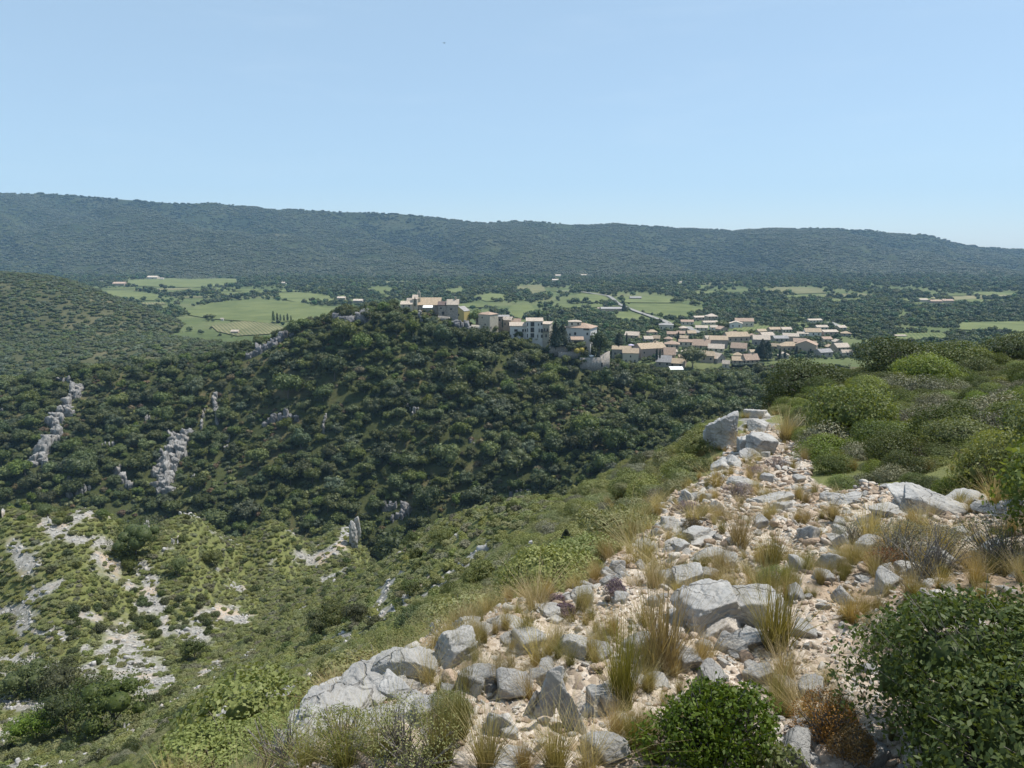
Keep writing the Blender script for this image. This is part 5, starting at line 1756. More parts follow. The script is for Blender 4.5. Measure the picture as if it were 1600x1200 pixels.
def dens(X, Y):
    px, py = proj(X, Y, plain_z(X, Y))
    d = np.full(X.shape, .10)
    d = np.where(py < 440, -.42, d)                                        # belt at the foot of the mountain
    d = np.where((px > 540) & (px < 740) & (py < 470), -.45, d)             # wood left and right of the church
    d = np.where((px > 1110) & (py > 462) & (py < 508), -.40, d)           # big wood behind the lower village
    d = np.where((px > 1330) & (py > 462), -.35, d)
    d = np.where((px > 850) & (px < 1100) & (py > 488), -.12, d)
    d = np.where((px > 960) & (px < 1340) & (py > 505), -.30, d)            # gardens of the lower village
    d = np.where(Y > 1480, -.55, d)
    return d


X, Y, Z = place_woods(72000, (-.85, .85), (470, 2250), dens, 7)
sc = g.choice([.45, .6, .8, 1.0, 1.25], len(X)) * np.where(Y > 1200, 1.15, 1.0) * np.where(Y < 800, g.choice([.4, .55, .75], len(X)), 1)
px, py = proj(X, Y, Z)
ok = (px > -40) & (px < 1640)
for k in np.nonzero(ok)[0]:
    ytop = proj(X[k], Y[k], Z[k] + 6 * sc[k])[1]
    if any(x0 - 2.5 * sc[k] * F / Y[k] < px[k] < x1 + 2.5 * sc[k] * F / Y[k] and ytop < yb - .38 * (yb - yt) and Yk - 90 < Y[k] < Yk + 14 for x0, x1, yt, yb, Yk in KEEP):
        ok[k] = False
ii = np.nonzero(ok)[0]
ii = ii[darts(X[ii], Y[ii], 3.6 * sc[ii] * np.where(Y[ii] > 1000, 1.3, 1), g)]
X, Y, Z, sc = X[ii], Y[ii], Z[ii], sc[ii]
print('valley trees', len(X))
px, py = proj(X, Y, Z)
own = np.argsort(np.where((px > 940) & (px < 1400) & (py > 490), Y, 1e9)  )[:60]
own = set(k for k in own.tolist() if 940 < px[k] < 1400 and py[k] > 490)
rotw = zrot(len(X), g)
pk = g.integers(0, 4, len(X))
for k in own:
    link('tree', FART[pk[k]], (X[k], Y[k], Z[k] - .4), rotw[k], sc[k], label='green garden tree standing among the houses of the lower village', cat='tree', group='garden trees of the lower village')
rest = np.array([k for k in range(len(X)) if k not in own])
scatter('valley_woods', np.stack([X, Y, Z - .4], -1)[rest], rotw[rest], np.repeat(sc[rest][:, None], 3, 1), pk[rest], FART, 'hedgerows and woods on the valley floor', 'woods')

n = 62000
a = g.uniform(-.88, .88, n)
tt = g.uniform(-.03, 1.03, n)
X, Y, Z = mtn(a, tt)
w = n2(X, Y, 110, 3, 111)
mc = mtn_cut(a, np.clip(tt, 0, 1)) + .06 * g.normal(size=n) + .15 * w          # relief shading put into leaf colour: pale clumps on spurs, dark in ravines
fold_shade_pick = np.where(mc > .58, 0, np.where(mc > .48, 1, 2))
sc = g.uniform(.6, 1.7, n) * np.where(w > .35, .55, 1)
ok = g.random(n) > .55 * sstep(.2, .55, w)
X, Y, Z, sc, fold_shade_pick = X[ok], Y[ok], Z[ok], sc[ok], fold_shade_pick[ok]
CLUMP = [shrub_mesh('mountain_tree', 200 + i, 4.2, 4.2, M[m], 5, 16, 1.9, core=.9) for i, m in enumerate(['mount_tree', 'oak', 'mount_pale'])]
scatter('mountain_forest', np.stack([X, Y, Z - .8], -1), zrot(len(X), g), np.stack([sc * 1.2, sc * 1.2, sc * .9], -1), fold_shade_pick, CLUMP, 'dark evergreen forest covering the long mountain', 'forest')
# ------------------------------------------------------------------ scrub on the slopes around the crest
g = np.random.default_rng(21)
SCRUB_LB = ['olive green', 'pale olive', 'dark green', 'grey green', 'fresh green', 'dull dark']
SCF = [shrub_mesh('scrub_bush', 300 + i, .82, h, M[m], 9, 270, .11, core=.55, shell=(.58, 1.16)) for i, (m, h) in enumerate([('scrub', .42), ('scrub', .34), ('scrub_dark', .55), ('scrub_grey', .36), ('scrub', .46), ('scrub_dark', .4)])]
SCN = [shrub_mesh('near_scrub_bush', 310 + i, .62, h, M[m], 9, 2100, .036, core=.4, twigs=14, shell=(.4, 1.15)) for i, (m, h) in enumerate([('scrub', .55), ('scrub', .45), ('scrub_dark', .6), ('scrub_grey', .45), ('scrub', .6), ('scrub_dark', .5)])]


def hz1(X, Y):
    return hill_z(np.asarray(X), np.asarray(Y))


n = 190000
X = g.uniform(-125, 70, n)
Y = g.uniform(3.0, 150, n)
ok = np.abs(X) < (Y + 6) * .92
ok &= (X < edge_x(Y) - .25) | (Y > 32)
ok &= ~((Y > 24) & (Y < 64) & (X > 12 + (Y - 24) * .25) & (X < 60))
X, Y = X[ok], Y[ok]
Z = hz1(X, Y)
px, py = proj(X, Y, Z)
b = bare(X, Y, Z)
thin = (b > .5) & (g.random(len(X)) < .07)
ok = ((b < .25 + .25 * g.random(len(X))) | thin) & (px > -80) & (px < 1250) & (py < 1330)
big_patch = n2(X, Y, 22, 3, 121)
X, Y, Z, px, py, big_patch = (v[ok] for v in (X, Y, Z, px, py, big_patch))
sc = g.uniform(.55, 1.15, len(X)) * np.where(Y < 14, .85, 1)
k = darts(X, Y, .80 * sc, g)
X, Y, Z, px, py, sc, big_patch = (v[k] for v in (X, Y, Z, px, py, sc, big_patch))
pk = g.choice(6, len(X), p=[.34, .26, .05, .19, .14, .02])
pk = np.where((big_patch > .25) & (g.random(len(X)) < .45) & ((py < 1000) & (px < 330)), 2, pk)
pk = np.where((pk == 3) & (Y < 13), 0, pk)
pk = np.where((big_patch < -.3) & (g.random(len(X)) < .5), 1, pk)
tall = np.where(pk == 2, g.uniform(.8, 1.4, len(X)), g.uniform(.55, .95, len(X)))
print('slope scrub', len(X))
rot = zrot(len(X), g, .12)
own = np.argsort(-np.where((px > 0) & (px < 1150) & (py < 1200) & (py > 780), sc * tall / np.hypot(Y, X), 0))[:170]
own = set(own.tolist())


def szone(x, y, Yd):
    if Yd < 24:
        return 'on the steep slope just below the stony crest'
    return 'on the green slope below the crest'


for k in own:
    near = Y[k] < 42
    me_ = (SCN if near else SCF)[pk[k]]
    kd, zn = SCRUB_LB[pk[k]], szone(px[k], py[k], Y[k])
    link('shrub', me_, (X[k], Y[k], Z[k] - .05), rot[k], (sc[k], sc[k], sc[k] * tall[k]), label=f'low {kd} shrub {zn}', cat='shrub', group=f'{kd} shrubs {zn}')
rest = np.array([k for k in range(len(X)) if k not in own])
nr = Y[rest] < 42
S3 = np.stack([sc, sc, sc * tall], -1)
PP = np.stack([X, Y, Z - .05], -1)
scatter('slope_scrub', PP[rest], rot[rest], S3[rest], pk[rest] + np.where(nr, 6, 0), SCF + SCN, 'low olive green scrub covering the slopes and the spur', 'scrub')

BIG = [('wide dark juniper tree beside the scree on the spur', 212, 868, 78, 46, 'scrub_dark'), ('large round dark oak at the bottom of the gully', 178, 1142, 96, 66, 'oak'), ('second large oak in the gully, left and lower', 108, 1150, 62, 60, 'oak'),
       ('yellowish oak left of the gully oaks', 60, 1160, 56, 44, 'oak_bright'), ('dark oak over the gully oaks', 140, 1100, 44, 36, 'oak'), ('dark shrub tree in the middle of the green slope', 520, 985, 52, 42, 'oak'), ('taller dark shrub left in the dark slope group', 495, 995, 44, 40, 'scrub_dark'),
       ('dark shrub right in the dark slope group', 553, 978, 38, 34, 'scrub_dark'), ('dark shrub under the grass edge of the crest', 746, 922, 52, 36, 'scrub_dark'), ('dark bush among the scree at the foot of the spur', 306, 1030, 36, 28, 'oak'), ('rounded dark shrub on the spur crest', 75, 806, 24, 14, 'oak'),
       ('small dark round shrub in the upper scree', 90, 822, 12, 10, 'oak'), ('bright green shrub on the spur scree', 204, 890, 24, 16, 'oak_bright'), ('dark green shrub right of the spur scree', 276, 898, 32, 26, 'oak'), ('dark shrub at the right of the spur', 332, 884, 32, 20, 'scrub_dark'),
       ('tall dark shrub in the gorge mouth under the fin', 644, 858, 22, 30, 'scrub_dark'), ('rounded shrub at the slope edge above the gorge', 690, 852, 36, 24, 'oak'), ('dark shrub on the slope left of the scree strip', 95, 1080, 60, 30, 'scrub_dark'), ('deep green shrub mound left on the spur', 45, 1085, 80, 40, 'oak'),
       ('small shrub on the spur under the tall cliff', 160, 812, 20, 14, 'oak'), ('green shrub in the slope above the rock crest', 640, 930, 30, 24, 'oak'), ('shrub at the lower green slope', 360, 1080, 36, 26, 'oak')]
for i, (lb, x, y, w, h, m) in enumerate(BIG):
    p = gp(x, y)
    mm = p.length / F
    g_ = np.random.default_rng(400 + i)
    Pm = Parts()
    r_, hh = w * mm / 2, h * mm
    C, Rr = lumps_in(g_, 12, r_ * .95, r_ * .9, hh * .45, hh * .55, min(r_, hh) * .5)
    leafy(Pm, g_, C, Rr, 560, .034 * min(w * mm, 5.5) + .02, core=.5, shell=(.5, 1.16))
    branchy(Pm, g_, C[:4], .05 * r_, hh * .4)
    link('shrub', Pm.mesh('dark_shrub', [M[m], M['bark']]), p, label=lb, cat='shrub', group='large dark shrubs of the slopes')
p = gp(884, 884)
link('juniper', spire_mesh('juniper', 431, 1.0, .26, M['conifer'], 1500, .06, .6, .05), p, (0, 0, 0), [58 * p.length / F] * 3, label='small dark upright juniper just below the rocky crest', cat='juniper')

# rubble on the screes
n = 60000
X = g.uniform(-115, 20, n)
Y = g.uniform(10, 140, n)
Z = hz1(X, Y)
b = bare(X, Y, Z)
px, py = proj(X, Y, Z)
ok = (b > .5) & (px > -40) & (px < 900) & (np.abs(X) < (Y + 6) * .9) & ((X < edge_x(Y) - 1) | (Y > 30))
X, Y, Z = X[ok], Y[ok], Z[ok]
sz = np.exp(g.normal(math.log(.24), .55, len(X)))
RUB = [mesh_np('rubble', *block(500 + i, (1, .8, .6), 2, 9, 0, .06, .0), [M['rock']]) for i in range(5)]
scatter('scree', np.stack([X, Y, Z], -1), g.uniform(-.5, 3, (len(X), 3)), np.repeat(sz[:, None], 3, 1), g.integers(0, 5, len(X)), RUB, 'pale limestone rubble on the screes', 'scree')

# ------------------------------------------------------------------ the shrubby bank right of the path
BANK, STEM = [], []
for i, (m, r_, hh, nl, npc, sz) in enumerate([('bank', .95, 1.0, 11, 1900, .058), ('bank', .8, .7, 10, 1700, .052), ('bank_dark', .95, 1.0, 11, 1900, .055), ('bank', 1.1, .72, 13, 1700, .058), ('scrub_grey', .8, .6, 10, 1400, .048), ('bank_dark', .8, .7, 10, 1700, .052)]):
    a_, s_ = shrub_mesh('foliage', 330 + i, r_, hh, M[m], nl, npc, sz, core=.35, twigs=70, two=True, fold=.12, shell=(.5, 1.3))
    BANK.append(a_)
    STEM.append(s_)
BK = ['olive green leafy', 'small olive green', 'dark green dense', 'broad light green', 'grey green thin', 'small dark green']


def bank_shrub(label, me_i, p, rz, s, group):
    root = link('shrub', None, p, (0, 0, rz), s, label=label, cat='shrub', group=group)
    link('foliage', BANK[me_i], parent=root)
    link('stem', STEM[me_i], parent=root)
    return root


# low scrub on the near right shoulder, beside and behind the glossy bush
nx = 1600
Xs, Ys = g.uniform(2.6, 22, nx), g.uniform(-2, 12, nx)
Zs = hz1(Xs, Ys)
qx, qy = proj(Xs, Ys, Zs)
oks = (Xs - edge_x(Ys) > 4.4) & ((qx > 1625) | (Ys < 1.2))
Xs, Ys, Zs = Xs[oks], Ys[oks], Zs[oks]
ks = darts(Xs, Ys, np.full(len(Xs), .75), g)
scatter('shoulder_scrub', np.stack([Xs, Ys, Zs - .05], -1)[ks], zrot(len(ks), g, .1), np.repeat(g.uniform(.55, .95, (len(ks), 1)), 3, 1), g.choice(6, len(ks)), BANK, 'low green scrub on the shoulder right of the path', 'scrub')
n = 14000
X = g.uniform(2, 62, n)
Y = g.uniform(4.2, 64, n)
Z = hz1(X, Y)
px, py = proj(X, Y, Z)
b = bare(X, Y, Z)
right = (px > 1228 + sstep(640, 760, py) * 72) & (py < 800) & (px < 1720)
right &= ~((py > 772) & (px < 1640))
ok = right & (b < .55) & (X > edge_x(Y) + 1.5)
X, Y, Z, px, py = (v[ok] for v in (X, Y, Z, px, py))
sc = g.choice([.4, .52, .68, .9], len(X), p=[.30, .38, .24, .08]) * np.where(Y > 30, np.where(px > 1400, 1.4, 1.1), 1) * np.where(Y < 12, .72, 1)
k = darts(X, Y, 1.05 * sc, g)
X, Y, Z, px, py, sc = (v[k] for v in (X, Y, Z, px, py, sc))
pat = n2(X, Y, 9, 3, 131)
pk = g.choice(6, len(X), p=[.20, .16, .26, .10, .20, .08])
pk = np.where((pat > .3) & (g.random(len(X)) < .6), 4, pk)
pk = np.where((Y > 34) & (g.random(len(X)) < .45), 2, pk)
print('bank shrubs', len(X))
own = set(np.argsort(-np.where((px < 1620) & (py > 500), sc / np.hypot(X, Y), 0))[:110].tolist())
rot = zrot(len(X), g, .1)
for k in own:
    zn = 'on the bank right of the stony path' if Y[k] < 22 else 'on the far bank below the skyline'
    bank_shrub(f'{BK[pk[k]]} shrub {zn}', int(pk[k]), (X[k], Y[k], Z[k] - .08), rot[k, 2], (sc[k], sc[k], sc[k] * g.uniform(.6, 1.1)), f'{BK[pk[k]]} shrubs {zn}')
rest = np.array([k for k in range(len(X)) if k not in own])
scatter('bank_scrub', np.stack([X, Y, Z - .08], -1)[rest], rot[rest], np.stack([sc, sc, sc * g.uniform(.6, 1.05, len(sc))], -1)[rest], pk[rest], BANK, 'green shrubs growing thickly over the bank', 'scrub')
BG = [('big dark holm oak bush at the far end of the path', 1258, 622, 120, 66, 2), ('pale green bushy shrub beside the path, the tallest on the bank', 1335, 690, 130, 100, 0), ('dark round bush on the skyline over the pale shrub', 1395, 585, 110, 60, 2), ('dark bush on the skyline in the far right', 1490, 556, 110, 44, 2),
      ('bushy dark tree at the right skyline end', 1590, 556, 80, 46, 2), ('green bush before the skyline bushes', 1440, 600, 90, 50, 0), ('bright green bush on the skyline', 1515, 575, 70, 36, 3), ('small shrub hugging the path side', 1300, 690, 70, 46, 1), ('leafy shrub above the grey rock ledge', 1560, 760, 120, 90, 1), ('dark shrub at the path beginning of the bank', 1215, 640, 44, 40, 5)]
for lb, x, y, w, h, mi in BG:
    p = gp(x, y)
    mm = p.length / F
    dims = [max(v.co.x for v in BANK[mi].vertices) - min(v.co.x for v in BANK[mi].vertices), max(v.co.z for v in BANK[mi].vertices)]
    s = w * mm / dims[0]
    bank_shrub(lb, mi, (p.x, p.y, p.z - .05), g.uniform(0, 6), (s, s, h * mm / dims[1] * .92), 'large bushes of the bank')

# ------------------------------------------------------------------ gravel and stones of the path
t = NT('loose_stone')
rnd = t.n('ShaderNodeObjectInfo').outputs['Random']
c_ = t.ramp(rnd, [(0.0, (0.22, 0.165, 0.125)), (0.3, (0.42, 0.32, 0.24)), (0.55, (0.52, 0.43, 0.35)), (0.8, (0.54, 0.51, 0.47)), (1.0, (0.34, 0.325, 0.31))])
co = t.coord()
f_ = t.noise(3.5, 6, .65, co)
c_ = t.mix(.5, c_, t.ramp(f_, [(.3, (.6, .58, .55)), (.7, (1.2, 1.2, 1.2))]), 'MULTIPLY')
M['stone'] = t.done(t.bsdf(c_, .9, .25, t.bump(f_, .5, .1)))
GRV = [mesh_np('pebble', *block(520 + i, (1, g.uniform(.6, .9), g.uniform(.35, .65)), 2 if i < 8 else 3, 9, 0, .05, .0), [M['stone']]) for i in range(12)]


def ground_at(X, Y):
    Z = hill_z(X, Y)
    b = bare(X, Y, Z)
    return Z + rough_near(X, Y, Z, b), b


n = 230000
v = g.uniform(math.log(7.2), math.log(32), n)
Y = np.exp(v) - 6
X = g.uniform(-.42, 1.0, n) * (Y + 6)
Z, b = ground_at(X, Y)
cl = n2(X, Y, .7, 3, 141)
ok = (b > .5) & (g.random(n) < sstep(-.5, .35, cl) + .12)
X, Y, Z, cl = X[ok], Y[ok], Z[ok], cl[ok]
sz = np.exp(g.normal(math.log(.024), .6, len(X))) * np.clip(np.hypot(X, Y) / 5, .8, 3)
sz = np.clip(sz, .010, .16)
print('gravel', len(X))
scatter('gravel', np.stack([X, Y, Z + sz * .12], -1), np.c_[g.normal(size=(len(X), 2)) * .35, g.random(len(X)) * 6.28], sz[:, None] * g.uniform(.7, 1.2, (len(X), 3)), g.integers(0, 12, len(X)), GRV, 'whitish and pinkish limestone gravel on the path', 'gravel')

RK = [  # label, px, py of the foot, w, h, tilt, pieces, layer
    ('lowest grey rock at the left end of the crest', 462, 1166, 70, 60, .1, 3), ('long grey rock with cracks on the left crest', 520, 1128, 110, 70, .1, 3), ('smooth grey rock hump on the left crest', 585, 1092, 110, 62, .0, 3), ('cracked grey rock in the middle of the left crest', 648, 1068, 90, 74, .1, 3),
    ('tall fissured grey rock on the left crest', 705, 1046, 70, 96, .15, 3), ('upper grey rock with a sharp top on the left crest', 742, 1004, 66, 54, .1, 3), ('small grey block behind the left crest top', 690, 985, 34, 26, .1, 1), ('grey block before the left crest with dark cracks', 640, 1120, 80, 40, .0, 2),
    ('grey rock at the crest in the middle', 795, 985, 56, 36, .1, 2), ('flat grey rock beside purple thyme', 855, 962, 56, 34, .1, 2), ('pointed grey rock on the crest edge by the thyme', 908, 944, 44, 44, .1, 2), ('pale upright stone on the crest edge', 951, 903, 24, 26, .0, 1), ('low rock behind the pale upright stone', 972, 905, 30, 20, 0, 1),
    ('large tilted grey slab in the middle of the path', 1118, 975, 150, 100, -.28, 3), ('upper part of the large tilted slab', 1080, 918, 80, 56, -.3, 2), ('low grey slab right of the large tilted slab', 1170, 1010, 70, 36, -.15, 2), ('grey stone with shadow under the grass clump', 1060, 1035, 56, 36, .1, 2),
    ('leaning slab standing on edge', 848, 1122, 40, 92, .35, 1), ('second leaning slab standing on edge, the longer', 884, 1140, 36, 116, -.3, 1), ('split grey block in the gravel', 892, 1032, 66, 60, .1, 3), ('flat grey stone in the gravel of the crest', 826, 1008, 74, 34, 0, 2), ('small split rock beside leaning slabs', 930, 1108, 46, 50, .1, 2),
    ('grey rock between grass clumps at the bottom', 1005, 1076, 54, 46, .1, 2), ('grey stone by the left grass, half buried', 778, 1150, 44, 56, .1, 2), ('pale angular rock at the bottom edge of the crest', 800, 1192, 60, 40, .1, 2), ('grey stone right of the lower tufts', 975, 1138, 44, 30, 0, 1),
    ('tall dark shaded block where the crest falls away', 1134, 698, 54, 84, 0, 2), ('layered grey rock right of the tall shaded block', 1190, 712, 62, 50, .1, 4), ('grey rock step above the layered rock', 1186, 676, 44, 26, .1, 2), ('low pale ledge at the far end of the crest', 1182, 632, 46, 22, 0, 2), ('flat pale rock in the bushes at the path end', 1240, 622, 40, 14, 0, 1),
    ('pale rock beside grass on the crest shoulder', 1146, 735, 40, 32, .1, 2), ('broken pale rocks on the crest shoulder', 1168, 765, 56, 28, .1, 3), ('pointed rock on the left edge of the crest shoulder', 1076, 786, 24, 26, .1, 1), ('small pale rock on the left edge of the shoulder', 1103, 780, 24, 16, .1, 1), ('broad flat slab crossing the path', 1210, 792, 90, 30, -.1, 2),
    ('grey rocks on the edge under the shoulder', 1046, 830, 44, 40, .1, 3), ('grey slab stepping down under the shoulder', 1090, 846, 64, 34, -.15, 2), ('grey rock beside the dry tuft in the path', 1104, 882, 72, 38, -.2, 2), ('dark edged rock left of the slab steps', 1062, 866, 40, 34, .1, 2), ('small white stones on the crest edge', 1030, 806, 28, 22, .1, 2),
    ('flat grey rock at the foot of the bank', 1326, 790, 62, 30, -.1, 2), ('long rock ledge with dark shaded front under the shrubs', 1478, 806, 124, 44, .12, 3), ('left end of the shaded rock ledge', 1420, 798, 50, 40, .1, 2), ('pale low rock before the shaded ledge', 1390, 812, 56, 26, 0, 2), ('white stone before the shaded ledge', 1501, 840, 26, 20, 0, 1),
    ('grey rock at the right picture edge under the shrubs', 1560, 806, 50, 26, 0, 2), ('pale rock at the far right edge', 1594, 806, 40, 30, 0, 2), ('grey stone at the dry shrub on the path', 1414, 892, 36, 24, 0, 1), ('low grey stone on the path under the bank', 1312, 846, 36, 14, 0, 1), ('white flat stone beside the glossy bush', 1466, 918, 34, 14, 0, 1),
    ('grey flat stone in the path middle', 1352, 912, 30, 16, .2, 1), ('grey stone in the gravel below the slab', 1130, 1040, 40, 20, 0, 1), ('small grey rock at the bottom of the path', 1270, 1190, 36, 24, .2, 1), ('pale stone near the bottom of the path', 1256, 1162, 22, 16, 0, 1)]
for i, (lb, x, y, w, h, tl, np_) in enumerate(RK):
    p = gp(x, y)
    if p is None:
        print('no ground', lb)
        continue
    mm = p.length / F
    sn = -p.z / p.length
    Wd = w * mm * (1.12 if 'left crest' in lb else .86)
    dp = Wd * (.35 if 'edge' in lb and 'standing' in lb else .75)
    Hh = max(.28 * Wd, (h * mm - dp * sn * .8) / .9) * .82
    if 'standing' in lb:
        Hh = h * mm * .95
    me_ = rock_mesh('rock', 600 + i, (Wd * 1.12, dp * 1.1, Hh * 1.45), np_ + 2, 5 if w < 50 else 6, M['rock'], .05, .5, boxy=any(k_ in lb for k_ in ('block', 'slab', 'ledge', 'layered', 'step', 'left crest')))
    rx = .22 if ('shaded' in lb and 'before' not in lb) else g.uniform(-.15, .2)
    link('rock', me_, (p.x, p.y + dp * .25, p.z + Hh * (.12 if w > 50 else .2)), (rx, tl, g.uniform(-.5, .5)), label=lb, cat='rock', group='limestone rocks of the crest')
# loose stones lying about
n = 1100
Y = np.exp(g.uniform(math.log(8.2), math.log(24), n)) - 6
X = g.uniform(-.3, .95, n) * (Y + 6)
Z, b = ground_at(X, Y)
px, py = proj(X, Y, Z)
ok = (b > .6) & (px > 430) & (px < 1590) & (py < 1200) & (X > edge_x(Y) + .1)
X, Y, Z = X[ok][:230], Y[ok][:230], Z[ok][:230]
ST = [mesh_np('loose_stone', *block(560 + i, (1, g.uniform(.6, .9), g.uniform(.4, .7)), 4, 8, .04, .06, .03, False, i % 3 != 1), [M['stone'] if i % 3 == 1 else M['rock']]) for i in range(8)]
for k in range(len(X)):
    s = g.choice([.07, .10, .14, .20]) * g.uniform(.8, 1.2) * (1 + .04 * Y[k])
    link('stone', ST[(k % 8) if s < .12 else (0, 2, 3, 5, 6)[k % 5]], (X[k], Y[k], Z[k] + s * .15), (g.normal() * .3, g.normal() * .3, g.uniform(0, 6)), s, label='pale loose stone lying on the gravel of the stony crest', cat='stone', group='loose stones on the crest')

# ------------------------------------------------------------------ grasses
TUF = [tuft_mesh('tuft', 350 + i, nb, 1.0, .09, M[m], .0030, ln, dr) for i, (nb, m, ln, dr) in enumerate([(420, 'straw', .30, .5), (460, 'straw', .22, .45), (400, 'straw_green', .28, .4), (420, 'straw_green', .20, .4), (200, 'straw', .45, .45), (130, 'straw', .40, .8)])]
TF = [('tall olive grass tuft left of the tilted slab, the largest clump', 1035, 1048, 150, 1, 1.3), ('tall slim olive grass tuft in the gravel', 972, 1104, 145, 3, 1.0), ('grass tuft half behind the largest clump', 1008, 985, 62, 2, 1.2), ('upright grass tuft right of the tilted slab', 1212, 1012, 115, 2, 1.4), ('bushy straw tuft at the path side', 1226, 1064, 62, 0, 1.5),
      ('small round golden tuft alone on the gravel', 1331, 972, 42, 1, 1.6), ('wide golden tuft on the path shoulder', 1155, 856, 66, 0, 1.5), ('green golden tuft in the path', 1207, 884, 62, 2, 1.3), ('wide rusty golden tuft before the bank', 1360, 852, 64, 0, 1.6), ('golden tuft beside the dry shrub', 1420, 938, 50, 1, 1.2), ('rusty small tuft on the slab steps', 1122, 896, 46, 0, 1.5),
      ('dark green small tuft on the slab', 1128, 940, 34, 3, 1.4), ('straw tuft under the slim tuft', 962, 1150, 60, 0, 1.3), ('straw tuft at the bottom before the leaning slabs', 868, 1200, 90, 0, 1.4), ('pale dry tuft at the bottom edge', 920, 1206, 80, 4, 1.3), ('thin dry tuft at the bottom of the gravel', 818, 1206, 60, 0, 1.3), ('low straw tuft by the largest clump', 1108, 1030, 44, 4, 1.4),
      ('spiky long grass fan on the crest edge', 842, 956, 74, 5, 1.5), ('small straw tuft beside the flat grey rock', 915, 978, 26, 1, 1.5), ('low dry grass on the right path', 1292, 1064, 36, 4, 1.7), ('dry grass at the path beginning of the bank', 1228, 688, 48, 0, 1.6), ('light straw grass in the path shoulder', 1275, 844, 34, 4, 1.5), ('brown dry clump at the right ledge', 1560, 800, 52, 0, 1.8),
      ('straw grass over the broad flat slab', 1204, 806, 40, 4, 1.5), ('dry tuft by the bank rocks', 1300, 812, 36, 0, 1.5), ('golden tuft at the edge of the crest shoulder', 1040, 900, 70, 5, 1.4), ('second golden tuft at the edge of the crest shoulder', 1000, 880, 90, 5, 1.3), ('dry grass behind the pale upright stone', 985, 850, 80, 5, 1.2), ('green dry grass tuft at the left rocks', 720, 1150, 90, 3, 1.3),
      ('green grass tuft in the lower left, tallest', 690, 1190, 100, 3, 1.5), ('green grass tuft in the lower left beside the rocks', 600, 1192, 92, 2, 1.5), ('green grass fan at the bottom left rocks', 540, 1204, 80, 2, 1.6), ('yellow green tuft at the lower left corner of the crest', 480, 1210, 70, 2, 1.6), ('straw tuft before the left crest rocks', 760, 1196, 90, 0, 1.4), ('dry grass among the rusty plants', 1262, 1130, 60, 4, 1.6),
      ('tuft in the upper gravel', 1185, 960, 40, 1, 1.4), ('green weed tuft beside the slab', 1196, 935, 60, 2, 1.5), ('thin straw tuft in the left gravel', 857, 1028, 30, 0, 1.4), ('small straw tuft at the left gravel edge', 818, 1060, 26, 0, 1.4), ('dry tuft below the shaded ledge', 1440, 838, 40, 0, 1.8), ('rust brown dry grass by the white stone', 1475, 860, 40, 0, 1.9),
      ('straw tuft at the far path', 1256, 722, 26, 1, 1.5), ('straw tuft on the far crest', 1160, 702, 34, 4, 1.4), ('dry straw tuft between crest rocks', 1120, 760, 44, 4, 1.5), ('second dry straw tuft between crest rocks', 1085, 815, 50, 4, 1.5)]
for i, (lb, x, y, h, k, wf) in enumerate(TF):
    p = gp(min(x, 1598), min(y, 1238))
    s = h * p.length / F / .92
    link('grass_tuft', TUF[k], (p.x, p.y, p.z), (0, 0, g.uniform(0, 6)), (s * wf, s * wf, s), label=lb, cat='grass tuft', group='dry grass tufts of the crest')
# thin dry grass everywhere else
n = 15000
Y = np.exp(g.uniform(math.log(7.6), math.log(50), n)) - 6
X = g.uniform(-.4, 1.0, n) * (Y + 6)
Z, b = ground_at(X, Y)
px, py = proj(X, Y, Z)
near_edge = np.abs(X - edge_x(Y) + .5) < (.8 + .05 * Y)
cl = n2(X, Y, 1.6, 3, 151)
ok = np.where(near_edge, g.random(n) < .42, (cl > .02) & (g.random(n) < .7))
ok &= ~((px > 1190) & (py < 735) & (g.random(n) > .25)) & ((X > edge_x(Y) - 4))
ok &= ~((px < 760) & (py > 1100) & (b > .5) & (cl < .1))
X, Y, Z = X[ok], Y[ok], Z[ok]
s = g.uniform(.10, .26, len(X)) * np.clip(.8 + Y * .03, .8, 1.7)
print('grass', len(X))
scatter('dry_grass', np.stack([X, Y, Z], -1), zrot(len(X), g, .15), np.stack([s * 1.3, s * 1.3, s], -1), g.choice(6, len(X), p=[.3, .16, .16, .08, .2, .1]), TUF, 'thin dry grass between the stones of the crest', 'grass')

